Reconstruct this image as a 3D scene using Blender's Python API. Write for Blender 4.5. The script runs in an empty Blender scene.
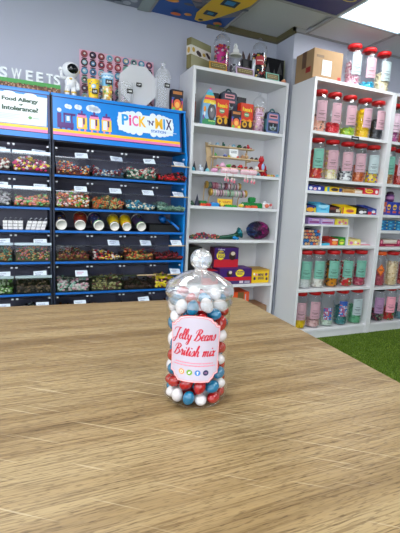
import bpy, bmesh, math, random
from mathutils import Matrix, Vector
random.seed(7)
S = bpy.context.scene
C = S.collection

# ------------------------------------------------------------------ camera
H_CAM = 1.0782
_a, _p, _r = 0.4102, 0.1603, 0.0494
def _rotz(v): return Vector((v[0]*math.cos(_a)+v[1]*math.sin(_a), -v[0]*math.sin(_a)+v[1]*math.cos(_a), v[2]))
_fw = Vector((0, math.cos(_p), -math.sin(_p))); _up = Vector((0, math.sin(_p), math.cos(_p))); _rt = Vector((1, 0, 0))
_r2 = _rt*math.cos(_r)+_up*math.sin(_r); _u2 = -_rt*math.sin(_r)+_up*math.cos(_r)
_fw, _r2, _u2 = _rotz(_fw), _rotz(_r2), _rotz(_u2)
cam_d = bpy.data.cameras.new('camera'); cam = bpy.data.objects.new('camera', cam_d); C.objects.link(cam)
cam_d.sensor_fit = 'HORIZONTAL'; cam_d.sensor_width = 36; cam_d.lens = 36*402.02/400
cam_d.clip_start = .02
cam.matrix_world = Matrix(((_r2[0], _u2[0], -_fw[0], 0), (_r2[1], _u2[1], -_fw[1], 0), (_r2[2], _u2[2], -_fw[2], H_CAM), (0, 0, 0, 1)))
S.camera = cam
# ------------------------------------------------------------------ world, lights, exposure
W = bpy.data.worlds.new('world'); S.world = W; W.use_nodes = True
bg = W.node_tree.nodes['Background']; bg.inputs[0].default_value = (.86, .93, 1.0, 1); bg.inputs[1].default_value = 2.3
S.view_settings.view_transform = 'Standard'; S.view_settings.look = 'None'
S.view_settings.gamma = 1; S.view_settings.exposure = .80; S.view_settings.use_curve_mapping = False
def ceiling_lamp(x, y, power, size=.56):
    l = bpy.data.lights.new('panel_lamp', 'AREA'); l.shape = 'SQUARE'; l.size = size; l.energy = power; l.color = (1, .985, .96)
    o = bpy.data.objects.new('panel_lamp', l); C.objects.link(o); o.location = (x, y, 2.40)
    return o
PANELS = [(2.345, 2.20, 5), (-.055, 1.6, 11), (2.345, .4, 10), (-.655, -.2, 18), (1.145, -.8, 16)]  # first panel is visible; the rest are unseen, added to even out the light
for x, y, p in PANELS: ceiling_lamp(x, y, p)

# ------------------------------------------------------------------ materials
def lin(c):
    return tuple((x/12.92 if x <= .04045 else ((x+.055)/1.055)**2.4) for x in (v/255 for v in c))
_M = {}
def mat(rgb, rough=.5, metal=0, spec=.5, emit=0, noise=0, scale=40, bump=0, trans=0, coat=0):
    key = (rgb, rough, metal, spec, emit, noise, scale, bump, trans, coat)
    if key in _M: return _M[key]
    m = bpy.data.materials.new('mat'); m.use_nodes = True; nt = m.node_tree; b = nt.nodes['Principled BSDF']
    col = lin(rgb)+(1,)
    b.inputs['Base Color'].default_value = col; b.inputs['Roughness'].default_value = rough
    b.inputs['Metallic'].default_value = metal; b.inputs['Specular IOR Level'].default_value = spec
    if coat: b.inputs['Coat Weight'].default_value = coat
    if emit: b.inputs['Emission Color'].default_value = col; b.inputs['Emission Strength'].default_value = emit
    if trans: b.inputs['Transmission Weight'].default_value = trans
    if noise or bump:
        tc = nt.nodes.new('ShaderNodeTexCoord'); n = nt.nodes.new('ShaderNodeTexNoise'); n.inputs['Scale'].default_value = scale
        nt.links.new(tc.outputs['Object'], n.inputs['Vector'])
        if noise:
            r = nt.nodes.new('ShaderNodeMix'); r.data_type = 'RGBA'
            r.inputs[6].default_value = tuple(x*(1-noise) for x in col[:3])+(1,); r.inputs[7].default_value = tuple(min(1, x*(1+noise)) for x in col[:3])+(1,)
            nt.links.new(n.outputs['Fac'], r.inputs[0]); nt.links.new(r.outputs[2], b.inputs['Base Color'])
        if bump:
            bp = nt.nodes.new('ShaderNodeBump'); bp.inputs['Strength'].default_value = bump; bp.inputs['Distance'].default_value = .002
            nt.links.new(n.outputs['Fac'], bp.inputs['Height']); nt.links.new(bp.outputs['Normal'], b.inputs['Normal'])
    _M[key] = m; return m
def clear_mat(name, tint=(.93, .95, .97), gloss=1.0, rough=.05, ior=1.45, bump=0, base=.0, milk=0, power=2.6):
    m = bpy.data.materials.new(name); m.use_nodes = True; nt = m.node_tree; nt.nodes.clear()
    out = nt.nodes.new('ShaderNodeOutputMaterial'); t = nt.nodes.new('ShaderNodeBsdfTransparent'); t.inputs[0].default_value = tint+(1,)
    g = nt.nodes.new('ShaderNodeBsdfGlossy'); g.inputs['Roughness'].default_value = rough; g.inputs[0].default_value = (1, 1, 1, 1)
    lw = nt.nodes.new('ShaderNodeLayerWeight'); lw.inputs['Blend'].default_value = .5
    fr = nt.nodes.new('ShaderNodeMath'); fr.operation = 'POWER'; fr.inputs[1].default_value = power; nt.links.new(lw.outputs['Facing'], fr.inputs[0])
    ma = nt.nodes.new('ShaderNodeMath'); ma.operation = 'MULTIPLY_ADD'; ma.inputs[1].default_value = gloss; ma.inputs[2].default_value = base; ma.use_clamp = True
    mx = nt.nodes.new('ShaderNodeMixShader')
    nt.links.new(fr.outputs[0], ma.inputs[0]); nt.links.new(ma.outputs[0], mx.inputs[0])
    src = t
    if milk:
        d = nt.nodes.new('ShaderNodeBsdfDiffuse'); d.inputs[0].default_value = (.9, .92, .95, 1)
        m2 = nt.nodes.new('ShaderNodeMixShader'); m2.inputs[0].default_value = milk
        nt.links.new(t.outputs[0], m2.inputs[1]); nt.links.new(d.outputs[0], m2.inputs[2]); src = m2
    nt.links.new(src.outputs[0], mx.inputs[1]); nt.links.new(g.outputs[0], mx.inputs[2]); nt.links.new(mx.outputs[0], out.inputs[0])
    if bump:
        tc = nt.nodes.new('ShaderNodeTexCoord'); n = nt.nodes.new('ShaderNodeTexNoise'); n.inputs['Scale'].default_value = 14
        bp = nt.nodes.new('ShaderNodeBump'); bp.inputs['Strength'].default_value = bump; bp.inputs['Distance'].default_value = .004
        nt.links.new(tc.outputs['Object'], n.inputs['Vector']); nt.links.new(n.outputs['Fac'], bp.inputs['Height'])
        nt.links.new(bp.outputs['Normal'], g.inputs['Normal']); nt.links.new(bp.outputs['Normal'], lw.inputs['Normal'])
    return m
CLEAR = clear_mat('clear_plastic', (.96, .97, .98), .85, .08, base=.03, power=2.0)
BINCLEAR = clear_mat('bin_acrylic', (.88, .89, .92), .5, .06, base=.018)
FROST = clear_mat('frosted_plastic', (.95, .95, .96), .35, .4, base=.0, milk=.25)
JARCLEAR = clear_mat('jar_plastic', (.985, .99, .99), .7, .04, bump=.25, base=.006, power=2.6)
LIDCLEAR = clear_mat('jar_lid_plastic', (.94, .955, .965), 1.0, .06, bump=.7, base=.09, milk=.18, power=1.8)

def wood_table_mat():
    m = bpy.data.materials.new('oak_tabletop'); m.use_nodes = True; nt = m.node_tree; b = nt.nodes['Principled BSDF']; L = nt.links.new
    tc = nt.nodes.new('ShaderNodeTexCoord')
    def noise(sc, s=1, det=4, dist=0):
        mp = nt.nodes.new('ShaderNodeMapping'); mp.inputs['Scale'].default_value = sc; L(tc.outputs['Object'], mp.inputs[0])
        n = nt.nodes.new('ShaderNodeTexNoise'); n.inputs['Scale'].default_value = s; n.inputs['Detail'].default_value = det; n.inputs['Distortion'].default_value = dist
        L(mp.outputs[0], n.inputs['Vector']); return n
    def ramp(src, stops):
        r = nt.nodes.new('ShaderNodeValToRGB'); L(src, r.inputs[0]); e = r.color_ramp.elements
        while len(e) < len(stops): e.new(.5)
        for i, (p, c) in enumerate(stops): e[i].position = p; e[i].color = c
        return r
    def mix(f, a, c, mode='MIX'):
        x = nt.nodes.new('ShaderNodeMix'); x.data_type = 'RGBA'; x.blend_type = mode
        if isinstance(f, (int, float)): x.inputs[0].default_value = f
        else: L(f, x.inputs[0])
        L(a, x.inputs[6]); 
        if isinstance(c, tuple): x.inputs[7].default_value = c
        else: L(c, x.inputs[7])
        return x.outputs[2]
    broad = noise((.6, 24, 1), 1.0, 3, .2)
    c1 = ramp(broad.outputs['Fac'], [(.34, lin((120, 98, 64))+(1,)), (.46, lin((139, 117, 81))+(1,)), (.62, lin((150, 130, 94))+(1,))])
    fine = noise((12, 430, 1), 1.0, 3, .1)
    f1 = ramp(fine.outputs['Fac'], [(.36, (.56, .49, .40, 1)), (.50, (1, 1, 1, 1)), (.66, (1.12, 1.1, 1.06, 1))])
    col = mix(.85, c1.outputs[0], f1.outputs[0], 'MULTIPLY')
    pores = noise((70, 620, 1), 1.0, 1)
    f2 = ramp(pores.outputs['Fac'], [(.33, (.30, .24, .18, 1)), (.43, (1, 1, 1, 1))])
    col = mix(.55, col, f2.outputs[0], 'MULTIPLY')
    # fine pale cross scratches
    mp = nt.nodes.new('ShaderNodeMapping'); mp.inputs['Rotation'].default_value = (0, 0, .62); L(tc.outputs['Object'], mp.inputs[0]); mp0 = mp; mp = nt.nodes.new('ShaderNodeMapping'); mp.inputs['Scale'].default_value = (7, 260, 1); L(mp0.outputs[0], mp.inputs[0])
    sn = nt.nodes.new('ShaderNodeTexNoise'); sn.inputs['Scale'].default_value = 1; sn.inputs['Detail'].default_value = 1; L(mp.outputs[0], sn.inputs['Vector'])
    sr = ramp(sn.outputs['Fac'], [(.69, (0, 0, 0, 1)), (.75, (.5, .5, .5, 1))])
    col = mix(sr.outputs[0], col, lin((190, 174, 142))+(1,))
    L(col, b.inputs['Base Color'])
    b.inputs['Roughness'].default_value = .42; b.inputs['Specular IOR Level'].default_value = .35
    bp = nt.nodes.new('ShaderNodeBump'); bp.inputs['Strength'].default_value = .25; bp.inputs['Distance'].default_value = .0012
    L(fine.outputs['Fac'], bp.inputs['Height']); L(bp.outputs[0], b.inputs['Normal'])
    return m
OAK = wood_table_mat()
def grass_mat():
    m = bpy.data.materials.new('artificial_turf'); m.use_nodes = True; nt = m.node_tree; b = nt.nodes['Principled BSDF']; L = nt.links.new
    tc = nt.nodes.new('ShaderNodeTexCoord'); n = nt.nodes.new('ShaderNodeTexNoise'); n.inputs['Scale'].default_value = 90; n.inputs['Detail'].default_value = 6
    L(tc.outputs['Object'], n.inputs['Vector'])
    r = nt.nodes.new('ShaderNodeValToRGB'); L(n.outputs['Fac'], r.inputs[0]); e = r.color_ramp.elements
    e[0].position = .35; e[0].color = lin((50, 74, 20))+(1,); e[1].position = .65; e[1].color = lin((108, 136, 48))+(1,)
    L(r.outputs[0], b.inputs['Base Color']); b.inputs['Roughness'].default_value = .85; b.inputs['Specular IOR Level'].default_value = .2
    bp = nt.nodes.new('ShaderNodeBump'); bp.inputs['Strength'].default_value = .8; bp.inputs['Distance'].default_value = .01
    L(n.outputs['Fac'], bp.inputs['Height']); L(bp.outputs[0], b.inputs['Normal']); return m
TURF = grass_mat()
PAINT = mat((184, 187, 202), .75, noise=.05, scale=3, spec=.25)
SHELFWHITE = mat((222, 222, 226), .42, noise=.02, scale=6, spec=.4)
BLUE = mat((0, 128, 214), .45); LIPBLUE = mat((0, 104, 196), .4); NAVY = mat((14, 24, 48), .5); DARKBACK = mat((116, 114, 132), .6); BLACK = mat((14, 14, 18), .4)
WHITE = mat((236, 238, 240), .5); RED = mat((206, 22, 28), .35); CHROME = mat((200, 204, 210), .2, 1)
YEL = mat((244, 206, 30), .45); CARD = mat((158, 128, 94), .8, noise=.08, scale=25)
PALEWOOD = mat((206, 178, 138), .6, noise=.1, scale=20)
INK = mat((40, 40, 46), .6)

# ------------------------------------------------------------------ mesh builder
_FONT = {}
def text_geo(s):
    if s in _FONT: return _FONT[s]
    cu = bpy.data.curves.new('lettering', 'FONT'); cu.body = s; cu.size = 1; cu.offset = .03; cu.resolution_u = 3
    o = bpy.data.objects.new('lettering', cu); C.objects.link(o)
    dg = bpy.context.evaluated_depsgraph_get(); dg.update()
    me = bpy.data.meshes.new_from_object(o.evaluated_get(dg))
    vs = [tuple(v.co) for v in me.vertices]; fs = [tuple(p.vertices) for p in me.polygons]
    C.objects.unlink(o); bpy.data.objects.remove(o); bpy.data.meshes.remove(me)
    x0 = min(v[0] for v in vs); x1 = max(v[0] for v in vs); y0 = min(v[1] for v in vs); y1 = max(v[1] for v in vs)
    vs = [((v[0]-x0)/(x1-x0), (v[1]-y0)/(y1-y0)) for v in vs]
    _FONT[s] = (vs, fs, (x1-x0)/(y1-y0)); return _FONT[s]
_ICO = {}
def ico(n):
    if n not in _ICO:
        b = bmesh.new(); bmesh.ops.create_icosphere(b, subdivisions=n, radius=1); b.verts.ensure_lookup_table()
        _ICO[n] = ([tuple(v.co) for v in b.verts], [tuple(v.index for v in f.verts) for f in b.faces]); b.free()
    return _ICO[n]
_RB = {}
def rbox(bev):
    k = tuple(round(x, 4) for x in bev)
    return k
class MB:
    def __init__(s): s.v = []; s.f = []; s.mi = []; s.sm = []; s.mats = []
    def add(s, vs, fs, m, smooth=False):
        if m not in s.mats: s.mats.append(m)
        i = s.mats.index(m); n = len(s.v); s.v += [tuple(v) for v in vs]
        for f in fs: s.f.append(tuple(n+k for k in f)); s.mi.append(i); s.sm.append(smooth)
        return s
    def box(s, x0, x1, y0, y1, z0, z1, m, rz=0, bev=0, M=None):
        b = bmesh.new(); bmesh.ops.create_cube(b, size=1)
        for v in b.verts: v.co = Vector((v.co.x*(x1-x0), v.co.y*(y1-y0), v.co.z*(z1-z0)))
        if bev: bmesh.ops.bevel(b, geom=b.edges[:], offset=bev, segments=2, affect='EDGES', profile=.6)
        T = Matrix.Translation(((x0+x1)/2, (y0+y1)/2, (z0+z1)/2)) @ Matrix.Rotation(rz, 4, 'Z')
        if M is not None: T = M @ T
        b.verts.ensure_lookup_table(); b.verts.index_update()
        s.add([T @ v.co for v in b.verts], [tuple(v.index for v in f.verts) for f in b.faces], m, False); b.free(); return s
    def lathe(s, prof, c, m, n=24, M=None, smooth=True, cap=False, a0=0, a1=2*math.pi):
        full = abs(a1-a0-2*math.pi) < 1e-6; k = n if full else n+1
        vs = []; fs = []
        for r, z in prof:
            for i in range(k):
                a = a0+(a1-a0)*i/n; vs.append(Vector((r*math.cos(a), r*math.sin(a), z)))
        for j in range(len(prof)-1):
            for i in range(n):
                i2 = (i+1) % k; fs.append((j*k+i, j*k+i2, (j+1)*k+i2, (j+1)*k+i))
        if cap and full: fs.append(tuple(range(k))[::-1]); fs.append(tuple(range((len(prof)-1)*k, len(prof)*k)))
        T = Matrix.Translation(c)
        if M is not None: T = T @ M
        s.add([T @ v for v in vs], fs, m, smooth); return s
    def ell(s, c, r, m, rot=None, n=2):
        vs, fs = ico(n); r = (r, r, r) if isinstance(r, (int, float)) else r
        T = Matrix.Translation(c) @ (rot.to_4x4() if rot is not None else Matrix()) @ Matrix.Diagonal((r[0], r[1], r[2], 1))
        s.add([T @ Vector(v) for v in vs], fs, m, True); return s
    def tube(s, pts, r, m, n=8, closed=False):
        pts = [Vector(p) for p in pts]; k = len(pts); vs = []; fs = []
        rr = r if isinstance(r, (list, tuple)) else [r]*k
        for i, p in enumerate(pts):
            t = (pts[(i+1) % k]-pts[i-1]) if closed else (pts[min(i+1, k-1)]-pts[max(i-1, 0)])
            t.normalize(); ref = Vector((0, 0, 1)) if abs(t.z) < .9 else Vector((0, 1, 0))
            u = t.cross(ref).normalized(); w = t.cross(u)
            for j in range(n): a = 2*math.pi*j/n; vs.append(p+(u*math.cos(a)+w*math.sin(a))*rr[i])
        for i in range(k if closed else k-1):
            for j in range(n):
                i2 = (i+1) % k; fs.append((i*n+j, i*n+(j+1) % n, i2*n+(j+1) % n, i2*n+j))
        if not closed: fs.append(tuple(range(n))[::-1]); fs.append(tuple(range((k-1)*n, k*n)))
        s.add(vs, fs, m, True); return s
    def prism(s, poly, d0, d1, m, frame, m_side=None):
        """poly in (u,v), extruded along the frame normal from d0 to d1 (d1 nearer the viewer)."""
        n = len(poly); vs = [frame(u, v, d1) for u, v in poly]+[frame(u, v, d0) for u, v in poly]
        s.add(vs, [tuple(range(n)), tuple(range(n, 2*n))[::-1]], m)
        s.add(vs, [(i, i+n, (i+1) % n+n, (i+1) % n) for i in range(n)], m_side or m); return s
    def patch(s, frame, u0, v0, u1, v1, m, d=.0008, nu=1):
        vs = []; 
        for i in range(nu+1):
            u = u0+(u1-u0)*i/nu; vs += [frame(u, v0, d), frame(u, v1, d)]
        s.add(vs, [(2*i, 2*i+2, 2*i+3, 2*i+1) for i in range(nu)], m); return s
    def disc(s, frame, cu, cv, ru, rv, m, d=.001, n=14, a0=0):
        s.add([frame(cu+ru*math.cos(a0+2*math.pi*i/n), cv+rv*math.sin(a0+2*math.pi*i/n), d) for i in range(n)], [tuple(range(n))], m); return s
    def poly(s, frame, pts, m, d=.001):
        s.add([frame(u, v, d) for u, v in pts], [tuple(range(len(pts)))], m); return s
    def text(s, frame, t, u0, v0, u1, v1, m, d=.0012):
        vs, fs, ar = text_geo(t); s.add([frame(u0+(u1-u0)*x, v0+(v1-v0)*y, d) for x, y in vs], fs, m); return s
    def build(s, name, parent=None, loc=None):
        me = bpy.data.meshes.new(name)
        off = Vector(loc) if loc is not None else Vector((0, 0, 0))
        me.from_pydata([tuple(Vector(v)-off) for v in s.v], [], s.f)
        for m in s.mats: me.materials.append(m)
        me.polygons.foreach_set('material_index', s.mi); me.polygons.foreach_set('use_smooth', s.sm); me.update()
        o = bpy.data.objects.new(name, me); C.objects.link(o); o.location = off
        if parent is not None:
            base = Vector((0, 0, 0)); q = parent
            while q is not None: base += q.location; q = q.parent
            o.parent = parent; o.location = off-base
        return o
def flat_frame(o, u, v, wu, wv, nrm=None):
    """normalised (u,v) in 0..1 on a rectangle with lower-left corner o."""
    o = Vector(o); U = Vector(u).normalized(); V = Vector(v).normalized(); N = nrm or U.cross(V)
    return lambda a, b, d=0: o+U*(a*wu)+V*(b*wv)+N*d
def front(x0, x1, y, z0, z1): return flat_frame((x0, y, z0), (1, 0, 0), (0, 0, 1), x1-x0, z1-z0)
def tag(o, label=None, cat=None, group=None, kind=None):
    if label: o['label'] = label
    if cat: o['category'] = cat
    if group: o['group'] = group
    if kind: o['kind'] = kind
    return o
def thing(name, loc, label, cat, group=None):
    o = bpy.data.objects.new(name, None); C.objects.link(o); o.location = loc; o.empty_display_size = .02
    return tag(o, label, cat, group)
def struct(mb, name): return tag(mb.build(name), kind='structure')
def box_obj(name, x0, x1, y0, y1, z0, z1, m, parent=None, bev=0):
    return MB().box(x0, x1, y0, y1, z0, z1, m, bev=bev).build(name, parent)
def draw(mb, fr, art):
    """art: list of shapes on a face. ('r',u0,v0,u1,v1,rgb) ('e',u,v,ru,rv,rgb) ('t',text,u0,v0,u1,v1,rgb) ('p',pts,rgb)"""
    d = .0006
    for a in art:
        d += .0003
        if a[0] == 'r': mb.patch(fr, *a[1:5], mat(a[5], .5), d)
        elif a[0] == 'e': mb.disc(fr, *a[1:5], mat(a[5], .5), d)
        elif a[0] == 't': mb.text(fr, *a[1:6], mat(a[6], .5), d)
        elif a[0] == 'p': mb.poly(fr, a[1], mat(a[2], .5), d)
    return mb
def blobs(mb, pts, size, mats, n=1, flat=.8, rng=random):
    for p in pts:
        q = Matrix.Rotation(rng.random()*6.3, 3, 'Z') @ Matrix.Rotation(rng.random()*6.3, 3, 'X')
        k = size*(.75+.5*rng.random()); mb.ell(p, (k, k*flat, k*flat*.9), rng.choice(mats), q, n)

# ------------------------------------------------------------------ setting
WZ = 2.42
struct(MB().box(-2.6, 4.8, -2.6, 3.5, -.06, 0, TURF), 'floor')
struct(MB().box(-2.6, 4.8, -2.6, 3.5, WZ+.06, WZ+.10, mat((205, 204, 202), .85)), 'ceiling')
struct(MB().box(-2.6, 1.947, 3.095, 3.2, 0, WZ+.06, PAINT), 'wall_back')
struct(MB().box(1.947, 4.6, 2.85, 3.2, 0, WZ+.06, PAINT), 'wall_back_right')
struct(MB().box(-2.6, -2.5, -2.6, -2.3, 0, WZ+.06, PAINT).box(-2.6, -2.5, 1.9, 3.095, 0, WZ+.06, PAINT).box(-2.6, -2.5, -2.3, 1.9, 0, .35, PAINT).box(-2.6, -2.5, -2.3, 1.9, 2.30, WZ+.06, PAINT), 'wall_left')
wf = MB(); WFM = mat((232, 232, 232), .4)   # shop window in the left wall, outside the photograph
for y in (-2.3, -.93, .44, 1.85): wf.box(-2.58, -2.52, y, y+.05, .35, 2.30, WFM)
for z in (.35, 2.25): wf.box(-2.58, -2.52, -2.25, 1.85, z, z+.05, WFM)
wf.add([(-2.55, -2.3, .4), (-2.55, 1.9, .4), (-2.55, 1.9, 2.25), (-2.55, -2.3, 2.25)], [(0, 1, 2, 3)], CLEAR)
struct(wf, 'window_1')
struct(MB().box(.9, 4.7, -2.7, -2.6, 0, WZ+.06, PAINT).box(-2.6, .9, -2.7, -2.6, 2.25, WZ+.06, PAINT).box(-2.6, .9, -2.7, -2.6, 0, .30, PAINT), 'wall_front')
struct(MB().box(4.6, 4.7, -2.6, 3.2, 0, WZ+.06, PAINT), 'wall_right')
BEANS = [(3557,-1588,1160,-41,-91,0,0),
(-3559,302,1160,-100,2,0,1),
(929,1840,1160,97,-25,0,1),
(1156,3720,1160,-95,30,0,1),
(-521,-3533,1160,10,99,0,1),
(-3016,2465,1160,63,77,0,2),
(1661,-3523,1160,-90,-43,0,0),
(-1044,3403,1160,34,-94,0,1),
(1221,-1679,1160,-92,-39,0,1),
(-1566,-1230,1160,64,-77,0,0),
(3510,657,1160,-97,-26,0,1),
(-3604,-1683,1482,-9,-30,95,1),
(-2415,3207,2939,75,59,-31,1),
(-322,-1774,2718,-38,-92,7,2),
(3125,2461,1482,30,-5,95,0),
(178,20,1160,100,4,0,0),
(3343,1482,3425,93,33,13,2),
(3986,-470,2979,13,89,-44,0),
(-197,3711,2850,42,-90,-7,0),
(-2342,-3212,1473,-15,36,-92,2),
(2857,-2333,2905,75,-66,7,1),
(2015,-219,2755,21,-16,96,2),
(1271,-3797,3095,92,32,24,2),
(1816,3234,3008,9,99,9,2),
(-1487,1291,1489,24,5,97,1),
(-1867,-527,2994,-40,-89,20,1),
(94,510,3170,-14,-63,76,1),
(1175,1590,4519,-39,23,89,2),
(-3402,1240,2836,95,-29,10,0),
(-1906,3360,5086,-1,-10,99,0),
(-3906,-798,3390,-21,82,-54,0),
(-899,-3890,3422,-30,0,-95,0),
(3746,-843,5360,-14,-29,95,0),
(-2700,-2902,3731,-58,47,-67,0),
(-908,2030,3836,-70,-17,-70,2),
(2738,-2741,4771,68,70,20,2),
(-1029,-1662,4635,50,76,-42,0),
(705,-2442,4293,-45,-76,46,1),
(-3844,-86,5175,6,-85,53,2),
(-873,1774,6054,-94,-24,23,1),
(-811,-3717,5630,-98,21,-5,1),
(1537,-572,4863,88,-44,20,0),
(194,3870,4829,-77,-1,63,1),
(-1706,520,4667,95,-28,12,0),
(-3312,2020,4890,-8,2,-100,1),
(2475,2983,4758,74,-58,-34,0),
(-957,3581,7027,82,23,-52,1),
(3339,1069,5299,97,23,11,1),
(-209,66,6471,6,-26,-97,0),
(-2557,2221,7607,71,-68,16,2),
(392,-1883,6143,-87,-46,15,2),
(1584,727,6526,20,-97,-14,2),
(2683,-2083,6791,-68,73,12,1),
(-2957,-2395,5661,60,-68,43,0),
(1362,-3496,6474,1,9,100,0),
(-91,1905,7832,96,-6,-27,0),
(-2021,-497,6268,19,-92,-35,1),
(-2078,3112,9174,-73,-47,50,1),
(2965,2253,6786,34,-54,77,0),
(-3644,743,7053,-8,-49,87,0),
(-1152,-3359,7479,-99,-15,2,0),
(3592,1029,8926,25,-84,49,1),
(3705,-32,7334,0,87,-49,2),
(-1174,-1504,7901,-70,-29,65,2),
(283,3718,8477,84,-7,-53,1),
(940,-1484,7950,4,99,-13,0),
(1103,3238,6388,-29,-94,-19,2),
(-3467,1452,9428,1,6,100,1),
(3063,-2124,8620,56,82,-13,0),
(3042,2218,10447,-57,77,-29,0),
(1531,549,8561,84,-15,-52,0),
(2118,2667,8618,57,81,-15,2),
(-35,-898,9561,1,100,4,1),
(-989,-3272,9370,-29,-96,-5,1),
(-884,3665,10632,-88,-20,43,2),
(-3339,-1605,7363,-38,81,-44,2),
(2221,-766,9725,-82,-52,-25,2),
(1005,-3593,8710,91,25,33,0),
(-1705,263,8322,97,19,16,0),
(2913,-2391,10655,61,74,28,1),
(1294,3550,10410,4,1,100,0),
(-1904,-577,9981,-1,91,42,2),
(-3697,-628,9317,13,-65,-75,2),
(-3612,-1127,11312,28,-88,-38,1),
(-2685,2685,11481,-27,-29,-92,0),
(750,-3693,10618,-93,-18,-30,0),
(-2733,-2585,9593,9,-12,99,1),
(-834,-1362,11360,-24,-94,-25,0),
(1384,686,10648,69,71,-16,1),
(-752,3632,12615,-85,-47,21,0),
(2855,2513,12333,64,-72,29,1),
(-3627,1172,12193,-11,-39,-92,2),
(33,1707,9746,-66,-74,8,2),
(133,2108,11598,-99,13,-8,1),
(1232,-1593,11260,-71,-48,-51,0),
(-3810,-404,13558,10,-78,-61,1),
(-1791,736,11740,-13,-81,57,1),
(-1613,-3426,11417,80,-36,-48,0),
(3780,322,11316,-2,43,90,0),
(-3004,-2380,13131,5,-10,99,0),
(3425,729,13489,-97,-22,-7,1),
(1507,3525,13548,63,-26,73,0),
(484,-3776,12517,95,12,30,1),
(450,153,12459,82,-54,16,0),
(3291,-1150,12469,90,-38,-21,2),
(-3545,204,15996,100,2,2,2),
(-1262,1458,13434,63,51,-58,0),
(-78,-1954,12967,-92,-11,37,2),
(-123,3850,14646,-84,-4,-54,1),
(1149,1681,13355,-88,22,43,0),
(-2371,3023,13952,54,44,72,2),
(-3450,1735,14916,28,59,76,1),
(3626,-1268,14298,-33,-94,-1,0),
(2558,-2844,12789,-14,-10,-99,0),
(15,-134,14261,28,94,18,1),
(-1227,-3635,13682,64,-23,73,0),
(2820,2143,14624,-81,-47,34,2),
(-1319,3644,16381,-94,-34,7,0),
(-3535,-1593,15399,-8,21,-97,1),
(1384,766,15601,-61,75,24,0),
(-633,2082,15121,89,-25,-37,2),
(-1924,-701,13706,-18,28,94,2),
(1726,-995,14017,-27,-96,-1,0),
(-3248,2114,17052,-54,-83,11,0),
(1063,-3353,14451,46,-88,12,2),
(-2317,-3112,15488,9,-9,99,2),
(-3821,-666,17669,-15,88,46,0),
(-867,-1909,15150,54,-68,-49,0),
(-135,1776,16913,-34,-94,-6,1),
(1604,3188,15848,58,75,-32,0),
(3847,451,15638,10,-78,61,2),
(3329,1996,16757,-38,63,-68,1),
(2449,-2562,15514,59,-80,-11,1),
(-1320,168,15881,5,-45,89,0),
(-1780,-1781,17057,-75,60,-28,1),
(-414,-3862,15996,-45,4,89,1),
(578,-976,16094,-42,56,71,2),
(1125,-2576,17045,-56,-62,-54,0),
(1816,3423,17736,-88,47,7,1),
(2448,-477,16883,3,82,57,1)]
# ceiling grid and tiles (0.6 m modules): x lines at .245+.6k, y lines at 2.50-.6k
GX = [-2.155+.6*i for i in range(12)]; GY = [2.50-.6*i for i in range(9)]
TBAR = mat((150, 148, 148), .5); DARKTRIM = mat((96, 88, 62), .6)
t1 = MB(); t2 = MB()
for x in GX:
    yb = 3.095 if x < 1.94 else 2.85
    t1.box(x-.010, x+.010, -2.5, yb, WZ-.004, WZ+.012, TBAR)
struct(t1, 'trim_1')
for y in GY: t2.box(-2.5, 4.6, y-.010, y+.010, WZ-.0035, WZ+.011, TBAR)
struct(t2, 'trim_2')
struct(MB().box(1.30, 1.947, 3.068, 3.095, WZ-.018, WZ+.03, DARKTRIM), 'trim_3')
struct(MB().box(1.922, 1.947, 2.83, 3.068, WZ-.018, WZ+.03, DARKTRIM), 'trim_4')
struct(MB().box(1.922, 4.6, 2.83, 2.85, WZ-.006, WZ+.03, TBAR), 'trim_5')
PAN = set((round(x, 3), round(y, 3)) for x, y, p in PANELS)
TILE = mat((196, 196, 200), .85, noise=.03, scale=60)
tiles = MB()
for i in range(-3, 8):
    for j in range(-1, 9):
        x0 = .245+.6*i; y1 = 3.10-.6*j-.6*0; y0 = y1-.6
        cx, cy = round(x0+.3, 3), round(y0+.3, 3)
        if (cx, cy) in PAN or (cx, cy) in ((.545, 2.8), (1.145, 2.8), (1.745, 2.2), (-.055, 2.8)): continue
        if x0 < -2.5 or x0+.6 > 4.65 or y1 > 3.2 or y0 < -2.55: continue
        yt = min(y1, 3.09 if x0+.3 < 1.94 else 2.845)
        if yt-y0 < .05: continue
        lift = .022 if (cx, cy) == (1.745, 2.8) else 0   # the lifted tile at the wall corner
        x1 = min(x0+.6, 4.6)
        tiles.box(x0+.012, x1-.012, y0+.012, yt-.004, WZ+.002+lift, WZ+.014+lift, TILE)
struct(tiles, 'ceiling_tiles')
def ceil_frame(x0, x1, y0, y1): # seen from below: u to the right (+x), v towards the wall (+y)... normal down
    return lambda u, v, d=0: Vector((x0+(x1-x0)*u, y0+(y1-y0)*v, WZ+.001-d))
def poster(cx, cy, label, base, art):
    x0, x1, y0, y1 = cx-.288, cx+.288, cy-.288, min(cy+.288, 3.09)
    mb = MB(); mb.box(x0, x1, y0, y1, WZ+.001, WZ+.012, mat(base, .5)); draw(mb, ceil_frame(x0, x1, y0, y1), art)
    return tag(mb.build('printed_ceiling_tile'), label, 'ceiling tile', 'printed tiles in the ceiling grid')
R_ = random.Random(3)
grey = [('e', R_.random(), R_.random(), .03+.05*R_.random(), .02+.04*R_.random(), R_.choice([(96, 100, 116), (150, 154, 168), (70, 76, 96), (176, 178, 190)])) for _ in range(46)]
poster(-.055, 2.8, 'grey patterned ceiling tile at the far left of the printed tiles', (120, 126, 142), grey)
poster(.545, 2.8, 'grey printed ceiling tile with dark bar shapes, next to the yellow and blue one', (124, 130, 146), grey[:30]+[('r', .2, .2, .75, .34, (88, 94, 112)), ('r', .12, .55, .5, .72, (168, 172, 184)), ('r', .86, 0, 1, 1, (150, 160, 160))])
yb = [('p', [(0, 0), (1, 0), (1, 1), (0, 1)], (16, 78, 160))]
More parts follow.
